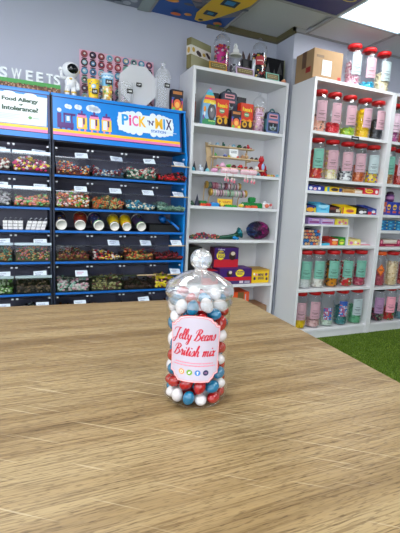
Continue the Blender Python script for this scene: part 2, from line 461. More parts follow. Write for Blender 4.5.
yb += [('p', [(.22, 0), (1, 0), (1, .60), (.84, .74), (.45, .62), (.28, .40)], (112, 112, 128))]
yb += [('e', .30+.7*R_.random(), .05+.55*R_.random(), .05*R_.random()+.02, .03, R_.choice([(80, 84, 104), (140, 140, 150), (150, 120, 120)])) for _ in range(26)]
yb += [('p', [(.60, 0), (1.0, 0), (1.0, .25), (.90, .48), (.80, .70), (.70, .86), (.62, .93), (.55, .90), (.50, .70), (.53, .35)], (226, 180, 30)),
       ('r', .66, .22, .86, .38, (20, 40, 60)), ('r', .70, .25, .82, .34, (40, 130, 190)), ('r', .58, .58, .74, .70, (20, 40, 60)), ('r', .62, .61, .70, .67, (50, 120, 150)), ('e', .62, .86, .035, .025, (40, 40, 40)),
       ('e', .10, .30, .07, .05, (232, 110, 40)), ('e', .12, .55, .09, .05, (236, 150, 40)), ('e', .86, .86, .06, .05, (206, 120, 40)), ('e', .88, .90, .03, .03, (80, 150, 50)), ('e', .28, .86, .07, .04, (232, 110, 40)), ('e', .42, .80, .05, .035, (236, 150, 40)), ('e', .24, .12, .12, .10, (60, 60, 66))]
poster(1.145, 2.8, 'blue and yellow printed ceiling tile with dark windows and orange shapes', (16, 78, 160), yb)
p2 = [('p', [(.1, .02), (.9, .05), (.85, .55), (.5, .62), (.15, .5)], (40, 96, 170)), ('p', [(.3, .1), (.7, .1), (.5, .55)], (96, 150, 205)), ('e', .5, .55, .05, .035, (200, 140, 80)), ('e', .85, .62, .10, .06, (190, 170, 60)), ('e', .85, .62, .07, .04, (26, 32, 100))]
poster(1.745, 2.2, 'dark navy printed ceiling tile beside the bright light panel', (26, 32, 100), p2)
# LED panels: the first is visible, the others unseen and added for their light
for i, (x, y, p) in enumerate(PANELS):
    lb = ['bright square light panel set in the ceiling above the white sweet jars', 'added square light panel above the left side of the table, out of view', 'added square light panel above the right side of the shop, out of view', 'added unseen light panel behind the camera, left', 'added unseen light panel behind the camera, right'][i]
    t = thing('ceiling_light_panel', (x, y, WZ), lb, 'ceiling light', None)
    fr = MB()
    for a, b, c_, d in ((-.295, .295, -.295, -.28), (-.295, .295, .28, .295), (-.295, -.28, -.28, .28), (.28, .295, -.28, .28)):
        fr.box(x+a, x+b, y+c_, y+d, WZ-.006, WZ+.006, mat((214, 232, 246), .4))
    fr.build('frame', t)
    MB().box(x-.28, x+.28, y-.28, y+.28, WZ-.001, WZ+.005, mat((236, 246, 255), .5, emit=2.6)).build('diffuser', t)

# ------------------------------------------------------------------ table
# back edge and right edge meet at the rounded corner (.673, 1.217)
def table():
    t = thing('table', (.0, .7, 0), 'light oak veneer table with a rounded corner under the sweet jar', 'table')
    ang = -.0447; T0 = Vector((.692, 1.222)); ux = Vector((math.cos(ang), math.sin(ang))); uy = Vector((-ux.y, ux.x)); LX, LY, R = 1.9, 1.15, .035
    pts = []
    for cx, cy, a0 in ((-R, -R, 0), (-LX+R, -R, 90), (-LX+R, -LY+R, 180), (-R, -LY+R, 270)):
        for k in range(7):
            a = math.radians(a0+15*k); pts.append((cx+R*math.cos(a), cy+R*math.sin(a)))
    def fr(u, v, d=0): q = T0+ux*u+uy*v; return Vector((q.x, q.y, d))
    mb = MB(); mb.prism(pts, .722, .7488, OAK, fr, mat((178, 142, 100), .5)); inner = [(p[0]*.9988-.001, p[1]*.9988-.001) for p in pts]
    mb.prism(inner, .7488, .75, OAK, fr)
    mb.build('tabletop', t)
    LM = mat((60, 60, 64), .4, .6)
    for u, v in ((-.12, -.12), (-LX+.12, -.12), (-.12, -LY+.12), (-LX+.12, -LY+.12)):
        q = fr(u, v); MB().box(q.x-.025, q.x+.025, q.y-.025, q.y+.025, 0, .722, LM, bev=.003).build('leg', t)
    a = fr(-LX+.12, -.12); b = fr(-.12, -.12)
    return t
table()

# ------------------------------------------------------------------ jelly bean jar
JX, JY, JZ = .2580, .590, .7505
CURS = {
 'J': (1.45, [[(.0, 1.4), (.2, 1.85), (.7, 2.05), (1.5, 2.1), (1.2, 1.9), (1.0, 1.0), (.8, 0), (.5, -.65), (.15, -.75), (0, -.4), (.35, -.05), (1.1, .3)]]),
 'e': (.70, [[(0, .35), (.5, .6), (.6, .9), (.4, 1.02), (.15, .7), (.15, .25), (.4, 0), (.72, .28)]]),
 'l': (.55, [[(0, .3), (.45, 1.2), (.5, 1.9), (.32, 2.0), (.2, 1.5), (.15, .4), (.3, 0), (.58, .28)]]),
 'y': (.88, [[(0, .8), (.15, 1.0), (.2, .4), (.4, .05), (.65, .4), (.75, 1.0), (.65, 0), (.45, -.8), (.12, -.7), (.4, -.15), (.9, .28)]]),
 'B': (1.45, [[(.75, 1.95), (.55, 1.0), (.3, .1), (.05, .1)], [(.1, 1.3), (.25, 1.85), (.8, 2.1), (1.25, 1.75), (1.0, 1.25), (.5, 1.05), (1.0, 1.0), (1.25, .5), (.85, 0), (.4, 0), (.15, .25)]]),
 'a': (.88, [[(.65, .9), (.35, 1.02), (.1, .6), (.15, .1), (.4, .05), (.6, .5), (.68, 1.0), (.62, .3), (.72, 0), (.92, .28)]]),
 'n': (.90, [[(0, .8), (.15, 1), (.2, .5), (.15, 0)], [(.17, .3), (.4, .95), (.6, .9), (.6, .3), (.75, 0), (.94, .28)]]),
 'm': (1.30, [[(0, .8), (.15, 1), (.2, .5), (.15, 0)], [(.17, .3), (.38, .95), (.55, .9), (.55, 0)], [(.56, .3), (.78, .95), (.97, .9), (.97, .3), (1.1, 0), (1.3, .28)]]),
 's': (.66, [[(0, .2), (.4, 1.05), (.55, .6), (.45, .1), (.15, 0), (.1, .25)]]),
 'r': (.68, [[(0, .3), (.2, 1.15), (.3, .85), (.5, .95), (.45, .4), (.52, 0), (.7, .28)]]),
 'i': (.46, [[(0, .3), (.2, 1.0), (.2, .3), (.3, 0), (.48, .28)], [(.3, 1.55), (.28, 1.35)]]),
 't': (.54, [[(0, .3), (.3, 1.65), (.25, .4), (.35, 0), (.56, .28)], [(.02, 1.12), (.55, 1.18)]]),
 'h': (.90, [[(0, .3), (.4, 1.3), (.45, 1.95), (.28, 1.9), (.2, 1.0), (.15, 0)], [(.17, .4), (.4, .95), (.6, .85), (.58, .3), (.7, 0), (.93, .28)]]),
 'x': (.78, [[(0, .85), (.2, 1), (.35, .5), (.5, 0), (.74, .2)], [(.68, .95), (.4, .6), (.1, .05)]]),
 ' ': (.55, [])}
def catmull(p, n=6):
    out = []
    for i in range(len(p)-1):
        a, b, c, d = (p[max(i-1, 0)], p[i], p[i+1], p[min(i+2, len(p)-1)])
        for k in range(n):
            t = k/n; out.append(tuple(.5*((2*b[j])+(-a[j]+c[j])*t+(2*a[j]-5*b[j]+4*c[j]-d[j])*t*t+(-a[j]+3*b[j]-3*c[j]+d[j])*t**3) for j in (0, 1)))
    out.append(p[-1]); return out
def script_text(mb, fr, s, u0, v0, xh, m, d, wid=None):
    total = sum(CURS[c][0] for c in s); k = (wid/total) if wid else xh; x = 0
    for ch in s:
        adv, strokes = CURS[ch]
        for st in strokes:
            P = [((x+a+.30*b)*k+u0, b*xh+v0) for a, b in catmull(st)]
            vs = []; 
            for i, (a, b) in enumerate(P):
                q = P[min(i+1, len(P)-1)]; r = P[max(i-1, 0)]; dx, dy = q[0]-r[0], q[1]-r[1]; L = math.hypot(dx, dy) or 1
                w = xh*(.055+.075*max(0, -dy/L)); nx, ny = -dy/L, dx/L
                vs += [fr(a+nx*w, b+ny*w, d), fr(a-nx*w, b-ny*w, d)]
            mb.add(vs, [(2*i, 2*i+1, 2*i+3, 2*i+2) for i in range(len(P)-1)], m)
        x += adv
def jelly_jar():
    t = thing('sweet_jar', (JX, JY, JZ), 'clear jar of red, white and blue jelly beans with a scripted label, on the table', 'jar')
    c = (JX, JY, JZ)
    prof = [(0, .001), (.036, .0), (.044, .0015), (.0495, .007), (.0522, .018), (.0523, .026), (.0505, .040), (.0488, .060), (.0482, .080), (.0486, .105), (.0494, .130), (.0500, .152), (.0502, .163), (.0515, .166), (.0515, .170), (.0500, .173), (.0500, .176)]
    prof = [(r*1.06, z) for r, z in prof]
    MB().lathe(prof, c, JARCLEAR, 56).build('body', t)
    lid = [(.0502, .1765), (.0530, .1775), (.0545, .181), (.0547, .187), (.0535, .191), (.0512, .1935), (.0518, .1955), (.0495, .1985), (.0440, .2015), (.0390, .2052), (.0335, .2092), (.0270, .2125), (.0200, .2150), (.0140, .2165), (.0105, .2180), (.0102, .2200)]
    lid = [(r*(1+.03*min(1, (r-.01)/.03)), z) for r, z in lid]
    MB().lathe(lid, c, LIDCLEAR, 56).lathe([(.0520, .1760), (.0520, .164)], c, LIDCLEAR, 48).build('lid', t)
    LIDP_ = [q for q in bpy.data.objects if q.parent == t and q.name.startswith('lid')][0]
    kg = bpy.data.materials.new('knob_plastic'); kg.use_nodes = True; kb = kg.node_tree.nodes['Principled BSDF']
    kb.inputs['Transmission Weight'].default_value = 1; kb.inputs['Roughness'].default_value = .04; kb.inputs['IOR'].default_value = 1.3; kb.inputs['Base Color'].default_value = (.95, .97, 1, 1)
    kn = [(.0102, .2200), (.0108, .2215)]
    for i in range(13):
        a = -math.pi*.30+(math.pi*.5+math.pi*.30)*i/12; kn.append((max(.0001, .0178*math.cos(a)), .2352+.0178*math.sin(a)))
    MB().lathe(kn, c, LIDCLEAR, 40).ell((JX, JY, JZ+.2352), .0135, kg, None, 3).build('knob', LIDP_)
    # label wrapped on the front; centre azimuth towards the viewer
    A0 = math.radians(-117.5)
    rz = [(z, r) for r, z in prof]
    def rad(z):
        for (z0, r0), (z1, r1) in zip(rz, rz[1:]):
            if z0 <= z <= z1 and z1 > z0: return r0+(r1-r0)*(z-z0)/(z1-z0)
        return .05
    def fr(u, v, d=0): # metres: u along the arc, v above the base
        r = rad(v)+.0006+d; a = A0+u/.0521; return Vector((JX+r*math.cos(a), JY+r*math.sin(a), JZ+v))
    def plaque(hw, v0, v1, q):
        vm = v1-q
        P = [(-hw+q, v0), (hw-q, v0)]
        P += [(hw-q+q*(1-math.cos(x)), v0+q*math.sin(x)) for x in (math.radians(30), math.radians(60), math.radians(90))]
        P = [(-hw+q*1.6, v0)]+[(hw-q*1.6, v0), (hw-q*1.5, v0+q*.45), (hw-q*.95, v0+q*.7), (hw-q*.75, v0+q*1.3), (hw, v0+q*1.5)]
        P += [(hw, vm-q*.8), (hw-q*.75, vm-q*.6), (hw-q*.9, vm), (hw-q*1.5, vm+q*.1)]
        for k in range(7): a = math.pi*(.12+.76*k/6); P.append(((hw-q*1.5)*math.cos(a)*.98, vm+q*.25+q*1.0*math.sin(a)))
        left = [(-a, b) for a, b in P[1:10]]; return P[1:]+left[::-1]
    def fill(mb, P, m, d):
        n = 26; vs = []; fs = []; k = len(P)   # scanline fill so that the face follows the curve
        xs = [min(p[0] for p in P)+(max(p[0] for p in P)-min(p[0] for p in P))*(i/n) for i in range(n+1)]
        xs[0] += 1e-6; xs[-1] -= 1e-6
        for x in xs:
            ys = []
            for i in range(k):
                a, b = P[i], P[(i+1) % k]
                if (a[0] <= x < b[0]) or (b[0] <= x < a[0]): ys.append(a[1]+(b[1]-a[1])*(x-a[0])/(b[0]-a[0]))
            lo, hi = min(ys), max(ys)
            for j in range(9): vs.append(fr(x, lo+(hi-lo)*j/8, d))
        for i in range(n):
            for j in range(8): fs.append((i*9+j, (i+1)*9+j, (i+1)*9+j+1, i*9+j+1))
        mb.add(vs, fs, m, True)
    mb = MB(); HW = .0415
    PINK = mat((232, 122, 120), .45); LB = mat((226, 208, 216), .4); 
    fill(mb, plaque(HW, .048, .154, .0085), PINK, .0)
    fill(mb, plaque(HW-.0010, .0490, .1530, .0085), LB, .0002)
    fill(mb, plaque(HW-.0022, .0502, .1518, .0085), mat((224, 92, 92), .45), .0004)
    fill(mb, plaque(HW-.0029, .0509, .1511, .0085), mat((186, 178, 192), .4), .0006)
    INKR = mat((190, 22, 48), .4)
    script_text(mb, fr, 'Jelly Beans', -.0372, .1165, .0088, INKR, .0009, .0690)
    script_text(mb, fr, 'British mix', -.0362, .0905, .0088, INKR, .0009, .0690)
    RG = random.Random(5)
    for row, (v, hw) in enumerate(((.0785, .031), (.0742, .035))):
        u = -hw
        while u < hw:
            w = .001+.003*RG.random(); mb.patch(fr, u, v, min(u+w, hw), v+.0016, mat((222, 120, 140), .5), .0009); u += w+.0008
    for i, col in enumerate(((236, 140, 40), (110, 160, 50), (60, 120, 190), (44, 44, 84))):
        u = -.0190+.0128*i
        mb.disc(fr, u, .0640, .0046, .0046, mat(col, .45), .0009, 16)
        if i == 0: mb.disc(fr, u, .0640, .0026, .0026, WHITE, .0011, 12).disc(fr, u, .0640, .0016, .0016, mat(col, .45), .0012, 10)
        if i == 1: mb.poly(fr, [(u-.002, .0622), (u+.0005, .0622), (u+.0025, .0660), (u-.001, .0650)], WHITE, .0011)
        if i == 2: mb.patch(fr, u-.0006, .0612, u+.0006, .0665, WHITE, .0011).patch(fr, u-.0018, .0642, u+.0018, .0652, WHITE, .0012)
        if i == 3: mb.patch(fr, u-.0022, .0634, u+.0022, .0646, mat((170, 120, 160), .5), .0011)
    mb.build('label', t)
jelly_jar()
BM = [mat((158, 6, 16), .15, spec=.6, coat=.5), mat((214, 210, 212), .18, spec=.6, coat=.4), mat((0, 106, 146), .15, spec=.6, coat=.5)]
BN = [('red jelly bean among the mix inside the clear jar on the table', 'red jelly beans in the jar'), ('white jelly bean among the mix inside the clear jar on the table', 'white jelly beans in the jar'), ('blue jelly bean among the mix inside the clear jar on the table', 'blue jelly beans in the jar')]
def bean_mesh(m):
    vs, fs = ico(3); mb = MB(); pts = []
    for x, y, z in vs:
        w = 1-.10*x*x; pts.append((x*.0131, y*.0097*w+.0006*(x*x-.3), z*.0097*w))
    mb.add(pts, fs, m, True); return mb
protos = []
for k in range(3): protos.append(None)
for bx, by, bz, dx, dy, dz, k in BEANS:
    bx, by, bz = bx*1.06, by*1.06, bz*1.06
    if bz > 18000: continue
    if protos[k] is None: o = bean_mesh(BM[k]).build('jelly_bean'); protos[k] = o
    else: o = protos[k].copy(); C.objects.link(o)
    o.location = (JX+bx*1e-5, JY+by*1e-5, JZ+bz*1e-5)
    o.rotation_mode = 'QUATERNION'; o.rotation_quaternion = Vector((dx, dy, dz)).normalized().to_track_quat('X', 'Z')
    cn = ('red', 'white', 'blue')[k]; an = math.atan2(by, bx); side = (an-math.radians(-114)+math.pi) % (2*math.pi)-math.pi; rr = math.hypot(bx, by)
    if rr < 2900 or abs(side) > 1.75: lb, gp = '%s jelly bean hidden behind the others inside the clear jar' % cn, 'hidden %s jelly beans' % cn
    elif bz < 5000: lb, gp = '%s jelly bean in the %s layer below the paper label of the jar' % (cn, 'bottom' if bz < 2400 else 'upper'), '%s jelly beans below the label' % cn
    elif bz > 14600: lb, gp = '%s jelly bean above the paper label, under the clear lid' % cn, '%s jelly beans above the label' % cn
    elif side < -.70: lb, gp = '%s jelly bean left of the paper label of the jar' % cn, '%s jelly beans left of the label' % cn
    elif side > .70: lb, gp = '%s jelly bean right of the paper label of the jar' % cn, '%s jelly beans right of the label' % cn
    else: lb, gp = '%s jelly bean right behind the paper label of the jar' % cn, '%s jelly beans behind the label' % cn
    if 'layer' in lb: gp += ', bottom layer' if bz < 2400 else ', upper layer'
    tag(o, lb, 'jelly bean', gp)

# ------------------------------------------------------------------ white shelf units
def bookcase(x0, x1, yf, yb, zs, label, feet=True):
    t = thing('bookcase', (x0, yf, 0), label, 'bookcase'); th = .022
    box_obj('side_panel', x0, x0+th, yf, yb, 0, 2.02, SHELFWHITE, t, .0012); box_obj('side_panel', x1-th, x1, yf, yb, 0, 2.02, SHELFWHITE, t, .0012)
    box_obj('top_panel', x0+th, x1-th, yf, yb, 1.998, 2.02, SHELFWHITE, t, .0012)
    box_obj('back_panel', x0+th, x1-th, yb-.006, yb-.001, .0, 1.998, SHELFWHITE, t)
    for z in zs: box_obj('shelf', x0+th, x1-th, yf+.003, yb-.006, z-.022, z, SHELFWHITE, t, .0012)
    box_obj('plinth', x0+th, x1-th, yf+.012, yf+.024, 0, zs[-1]-.022, SHELFWHITE, t)
    return t
MZ = [1.636, 1.300, 1.046, .790, .430, .080]
bookcase(1.095, 1.900, 2.803, 3.085, MZ, 'white bookcase in the corner, between the blue sweet stand and the jar shelves')
RZ = [1.645, 1.296, 1.204, 1.037, .776, .420, .080]
bookcase(1.953, 2.755, 2.554, 2.836, RZ, 'white bookcase of sweet jars with its tall left side facing the table')
RZ2 = [1.645, 1.300, 1.042, .908, .765, .408, .080]
bookcase(2.757, 3.559, 2.554, 2.836, RZ2, 'white bookcase at the right edge, beside the larger view of sweet jars')
t = thing('shelf_riser', (2.2, 2.6, .777), 'small white shelf insert standing among the candy boxes on the right bookcase', 'shelf')
for x in (1.977, 2.162, 2.436): box_obj('leg', x, x+.012, 2.575, 2.80, .777, .930, SHELFWHITE, t)
box_obj('top_board', 1.977, 2.448, 2.575, 2.80, .930, .944, SHELFWHITE, t, .001)
# ------------------------------------------------------------------ sweet jars on the right
PINKL = (190, 150, 162); MINT = (112, 172, 156); PALE = (170, 186, 190)
# x, shelf z, lid, label colour, label (u0,u1,v0,v1 share), fill share, colours, jar label, contents label
JARS = [
 (2.077, 1.645, 'red', PINKL, .55, [(236, 176, 150), (240, 210, 190), (120, 100, 90), (236, 150, 120)], .42, 'pink-labelled jar of orange and cream sweets, leftmost on the upper jar shelf', 'orange and cream sweets'),
 (2.215, 1.645, 'red', PINKL, .5, [(214, 30, 44), (230, 50, 60)], .26, 'pink-labelled jar with a bed of bright red sweets, upper jar shelf', 'bright red sweets'),
 (2.367, 1.645, 'red', PINKL, .5, [(150, 196, 30), (190, 214, 60)], .18, 'pink-labelled jar with lime green sweets at the bottom, upper jar shelf', 'lime green sweets'),
 (2.525, 1.645, 'red', PINKL, .5, [(244, 206, 10), (236, 180, 20)], .82, 'pink-labelled jar filled with yellow sweets, upper jar shelf', 'yellow sweets'),
 (2.668, 1.645, 'red', PINKL, .5, [(30, 30, 36), (52, 50, 58)], .55, 'pink-labelled jar of black liquorice sweets, rightmost on the upper jar shelf', 'black liquorice sweets'),
 (2.093, 1.296, 'red', MINT, .5, [(206, 50, 36), (228, 92, 40), (240, 190, 60), (190, 30, 40)], .80, 'mint-labelled jar full of red and orange sweets, second jar shelf', 'red and orange sweets'),
 (2.238, 1.296, 'red', PINKL, .5, [(238, 230, 200), (230, 214, 110), (232, 190, 200)], .86, 'pink-labelled jar full of pale yellow and pink sweets, second jar shelf', 'pale yellow and pink sweets'),
 (2.393, 1.296, 'red', PINKL, .5, [(230, 230, 230), (30, 30, 40), (90, 90, 100)], .40, 'pink-labelled jar with black and white humbugs, second jar shelf', 'black and white humbugs'),
 (2.530, 1.296, 'red', PINKL, .5, [(206, 100, 30), (150, 50, 20), (230, 140, 60)], .46, 'pink-labelled jar with brown-orange sweets, second jar shelf', 'brown and orange sweets'),
 (2.672, 1.296, 'red', PALE, .45, [(240, 210, 40), (40, 90, 180), (220, 50, 60)], .34, 'white-labelled jar with yellow, blue and red sweets, second jar shelf', 'yellow, blue and red sweets'),
 (2.076, .420, 'red', MINT, .5, [(226, 228, 226), (204, 210, 208)], .50, 'mint-labelled jar of plain white sweets, leftmost on the lower jar shelf', 'plain white sweets'),
 (2.208, .420, 'red', MINT, .5, [(232, 228, 220), (214, 200, 190)], .46, 'mint-labelled jar of cream sweets, second from left on the lower jar shelf', 'cream sweets'),
 (2.363, .420, 'red', MINT, .5, [(206, 130, 20), (30, 26, 24), (60, 50, 50)], .85, 'mint-labelled jar of black and amber sweets, lower jar shelf', 'black and amber sweets'),
 (2.520, .420, 'red', MINT, .5, [(206, 40, 50), (60, 130, 60), (236, 230, 220)], .75, 'mint-labelled jar of red, green and white sweets, lower jar shelf', 'red, green and white sweets'),
 (2.664, .420, 'red', MINT, .5, [(190, 70, 100), (150, 50, 70), (220, 150, 160)], .62, 'mint-labelled jar of dusky pink sweets, rightmost of its bookcase on the lower jar shelf', 'dusky pink sweets'),
 (2.062, .080, 'red', PINKL, .5, [(232, 196, 20), (210, 170, 20)], .36, 'pink-labelled jar with yellow sweets, bottom shelf beside the table edge', 'yellow sweets'),
 (2.206, .080, 'red', PINKL, .5, [(226, 190, 190), (206, 160, 160)], .22, 'pink-labelled jar with a few dusky pink sweets, bottom shelf', 'dusky pink sweets'),
 (2.346, .080, 'red', 'dots1', .4, [(196, 214, 196), (216, 224, 216)], .30, 'jar with a blue and orange patterned label and pale sweets, bottom shelf', 'pale green-white sweets'),
 (2.504, .080, 'red', 'dots2', .5, [(60, 130, 130), (40, 100, 104), (120, 160, 160)], .55, 'jar with a blue, red and white patterned label and teal sweets, bottom shelf', 'teal sweets'),
 (2.664, .080, 'red', PALE, .5, [(110, 180, 140), (90, 160, 120)], .55, 'jar of soft green sweets with a white label, bottom shelf', 'soft green sweets'),
 (2.363, 2.020, 'red', PALE, .55, [(236, 190, 206), (240, 226, 232), (200, 130, 150)], .62, 'jar of pink and white sweets on top of the bookcase, beside the cardboard box', 'pink and white sweets'),
 (2.517, 2.020, 'red', PINKL, .5, [(40, 170, 206), (70, 190, 220)], .14, 'pink-labelled jar with a few bright blue sweets, on top of the bookcase', 'bright blue sweets'),
 (2.672, 2.020, 'red', PALE, .5, [(232, 222, 190), (214, 200, 160)], .48, 'jar of cream-coloured sweets with a pale blue label, on top of the bookcase', 'cream-coloured sweets'),
 (2.850, 1.645, 'red', (226, 196, 214), .5, [(190, 90, 150), (226, 200, 214)], .30, 'jar with a lilac label, upper shelf of the bookcase at the right edge', 'purple and pink sweets'),
 (2.990, 1.645, 'red', PINKL, .5, [(200, 80, 80), (236, 200, 160)], .40, 'jar second from left, upper shelf of the bookcase at the right edge', 'red and cream sweets'),
 (2.848, 1.300, 'red', MINT, .5, [(190, 120, 60), (226, 190, 130), (140, 80, 50)], .55, 'mint-labelled jar of brown and fawn sweets, bookcase at the right edge', 'brown and fawn sweets'),
 (2.998, 1.300, 'red', PINKL, .5, [(200, 60, 50), (170, 40, 40)], .6, 'jar of red sweets at the photo edge beside the mint-labelled one', 'red sweets'),
 (2.895, .408, 'orange', 'diamond', .5, [(176, 70, 90), (200, 110, 120), (150, 60, 70)], .42, 'jar with an orange lid and an orange diamond label', 'dusky red sweets'),
 (3.045, .408, 'red', None, .5, [(222, 200, 160), (200, 170, 120), (236, 222, 190)], .74, 'unlabelled jar of cream nut-shaped sweets, between the orange-lidded jar and the photo edge', 'cream and fawn sweets'),
 (3.195, .408, 'red', PINKL, .5, [(170, 50, 60), (210, 120, 110)], .7, 'jar of dark red sweets at the photo edge, lower jar shelf', 'dark red sweets'),
 (2.925, .080, 'dark', (170, 130, 170), .5, [(60, 50, 60), (150, 60, 80), (120, 160, 120)], .34, 'dark-lidded jar with a purple label, bottom shelf at the right', 'mixed dark sweets'),
 (3.068, .080, 'red', (240, 160, 180), .55, [(190, 50, 50), (70, 120, 70)], .40, 'jar with a bright pink label over red and green sweets, bottom shelf at the right', 'red and green sweets'),
 (3.215, .080, 'red', PINKL, .5, [(90, 130, 140), (60, 100, 110)], .45, 'jar of blue-grey sweets at the photo edge, bottom shelf', 'blue-grey sweets'),
]
JP = [(.034, .001), (.054, .002), (.0605, .009), (.062, .022), (.062, .232), (.059, .252), (.052, .268), (.046, .276), (.045, .284)]
LIDP = [(0.0001, .309), (.049, .308), (.053, .304), (.054, .286), (.050, .284), (.048, .279)]
def cyl_frame(x, y, z, r, a0):
    return lambda u, v, d=0: Vector((x+(r+d)*math.cos(a0+u/r), y+(r+d)*math.sin(a0+u/r), z+v))
JARY = 2.634
_o = ['leftmost jar', 'second jar', 'third jar', 'fourth jar', 'rightmost jar']
PLACE = ['%s of the %s' % (a, b_) for b_ in ('upper jar shelf', 'second jar shelf', 'lower jar shelf', 'bottom jar shelf') for a in _o]
PLACE += ['%s on top of the bookcase' % a for a in ('left jar', 'middle jar', 'right jar')]
PLACE += ['%s of the right-edge bookcase, %s' % (a, b_) for a, b_ in (('first jar', 'upper shelf'), ('second jar', 'upper shelf'), ('first jar', 'second shelf'), ('second jar', 'second shelf'), ('orange-lidded jar', 'lower shelf'), ('unlabelled jar', 'lower shelf'), ('third jar', 'lower shelf'), ('dark-lidded jar', 'bottom shelf'), ('second jar', 'bottom shelf'), ('third jar', 'bottom shelf'))]
body0 = lid0 = None
LIDM = {'red': RED, 'orange': mat((236, 92, 24), .35), 'dark': mat((40, 26, 34), .35)}
for i, (x, z, lidc, lab, lh, cols, fillf, label, clabel) in enumerate(JARS):
    rg = random.Random(100+i); z += .0008; fillf = min(.92, fillf*1.18)
    top = z > 2
    t = thing('sweet_jar', (x, JARY, z), label, 'jar', 'big clear sweet jars on the right-hand bookcases')
    if body0 is None:
        body0 = MB().lathe(JP, (0, 0, 0), CLEAR, 20).build('body', None); b = body0
    else: b = body0.copy(); C.objects.link(b)
    b.parent = t; b.location = (0, 0, 0)
    MB().lathe(LIDP, (x, JARY, z), LIDM[lidc], 24).build('lid', t)
    fr = cyl_frame(x, JARY, z, .0632, math.radians((-116 if z < 1.6 else -100)+rg.uniform(-6, 6))); hw = .043; v0, v1 = .080, .226
    mb = MB()
    if lab in ('dots1', 'dots2'):
        v0, v1 = (.062, .165) if lab == 'dots1' else (.080, .215); mb.patch(fr, -.036, v0, .036, v1, mat((40, 80, 160), .5), 0, 8)
        pal = [(230, 120, 50), (240, 240, 240), (60, 130, 200), (200, 60, 50)]
        for a in range(6):
            for b_ in range(9): mb.disc(fr, -.030+.012*a, v0+.007+.0115*b_ if v0+.007+.0115*b_ < v1 else v1-.006, .0048, .0048, mat(rg.choice(pal), .5), .0008, 7)
    elif lab == 'diamond':
        mb.poly(fr, [(0, .095), (.034, .15), (0, .205), (-.034, .15)], mat((236, 110, 30), .5), .003)
        mb.poly(fr, [(0, .102), (.029, .15), (0, .198), (-.029, .15)], mat((60, 40, 30), .5), .0035).poly(fr, [(0, .106), (.027, .15), (0, .194), (-.027, .15)], mat((236, 120, 40), .5), .004)
        mb.patch(fr, -.018, .146, .018, .155, mat((70, 40, 30), .5), .0045, 3)
    elif lab:
        mb.patch(fr, -hw, v0, hw, v1, mat(lab, .5), 0, 8)
        dk = mat(tuple(int(c*.45) for c in lab), .5)
        for k in range(10):   # printed arch at the head of the label
            a, b_ = math.pi*(.1+.08*k), math.pi*(.1+.08*(k+1))
            mb.add([fr(.026*math.cos(q), v1-.034+.024*math.sin(q)*e, .0008) for q, e in ((a, 1), (b_, 1), (b_, .9), (a, .9))], [(0, 1, 2, 3)], dk)
        for row, (vv, w) in enumerate(((.47, .5), (.33, .75), (.27, .4), (.12, .8))):
            u = -hw*w*.8; e = hw*w*.8; vv = v0+(v1-v0)*vv
            while u < e: w_ = .003+.006*rg.random(); mb.patch(fr, u, vv, min(e, u+w_), vv+(.007 if row == 1 else .0045), dk, .0008); u += w_+.002
    if mb.v: mb.build('label', t)
    # the sweets: nobody could count them
    ms = [mat(c, .4) for c in cols]; cm = MB(); R = .0585; hgt = .012+.232*fillf
    cm.lathe([(.0001, .006), (.040, .006), (.047, .012), (.047, max(.016, hgt-.012)), (.0001, hgt-.008)], (x, JARY, z), ms[0], 12)
    pts = []; n = int(40+170*fillf)
    for _ in range(n):
        a = rg.uniform(0, 6.283); zz = rg.uniform(.013, hgt); r = R-.0080-rg.random()*.004
        if zz > .225: r = min(r, .040)
        pts.append((x+r*math.cos(a), JARY+r*math.sin(a), z+zz))
    for _ in range(22):
        a = rg.uniform(0, 6.283); r = (R-.012)*math.sqrt(rg.random()); r = min(r, .030) if hgt > .2 else r; pts.append((x+r*math.cos(a), JARY+r*math.sin(a), z+hgt-.004+rg.random()*.006))
    blobs(cm, pts, .0085, ms, 1, .85, rg)
    o = cm.build('sweets', None, (x, JARY, z+.01)); tag(o, clabel+' heaped in the '+PLACE[i], 'sweets', None, 'stuff')
# ------------------------------------------------------------------ blue pick and mix stands
LZ = [1.200, .992, .848, .647, .440, .235]
YL = 2.722
def stand(x0, x1, label):
    t = thing('sweet_stand', (x0, YL, 0), label, 'display stand')
    for i, (xa, xb) in enumerate(((x0, x0+.012), (x1-.012, x1))):
        outer = (i == 1 and x1 > .5); m = BLUE if outer else NAVY
        prof = [(YL+.012, .0), (3.08, .0), (3.08, 1.700), (YL+.095, 1.700), (YL+.030, 1.42), (YL+.012, 1.39)]
        mb = MB(); mb.prism(prof, xa, xb, m, lambda u, v, d: Vector((d, u, v))); mb.build('side_panel', t)
    box_obj('back_panel', x0+.012, x1-.012, 3.03, 3.05, 0, 1.69, DARKBACK, t)
    box_obj('top_panel', x0, x1, YL+.085, 3.08, 1.690, 1.704, BLUE, t)
    box_obj('header_underside', x0+.012, x1-.012, YL+.04, 3.03, 1.405, 1.412, mat((70, 68, 80), .6), t)
    for z in LZ:
        s = MB(); s.box(x0+.012, x1-.012, YL+.012, 3.03, z-.010, z, NAVY); s.box(x0+.012, x1-.012, YL, YL+.012, z-.013, z+.002, LIPBLUE, bev=.002); s.build('shelf', t)
    box_obj('base', x0+.012, x1-.012, YL+.02, 3.03, 0, .08, NAVY, t)
    return t
STA = stand(-.766, .146, 'blue sweet stand at the left edge, under the food allergy notice')
STB = stand(.152, 1.052, 'blue sweet stand with the train-printed pick and mix header')
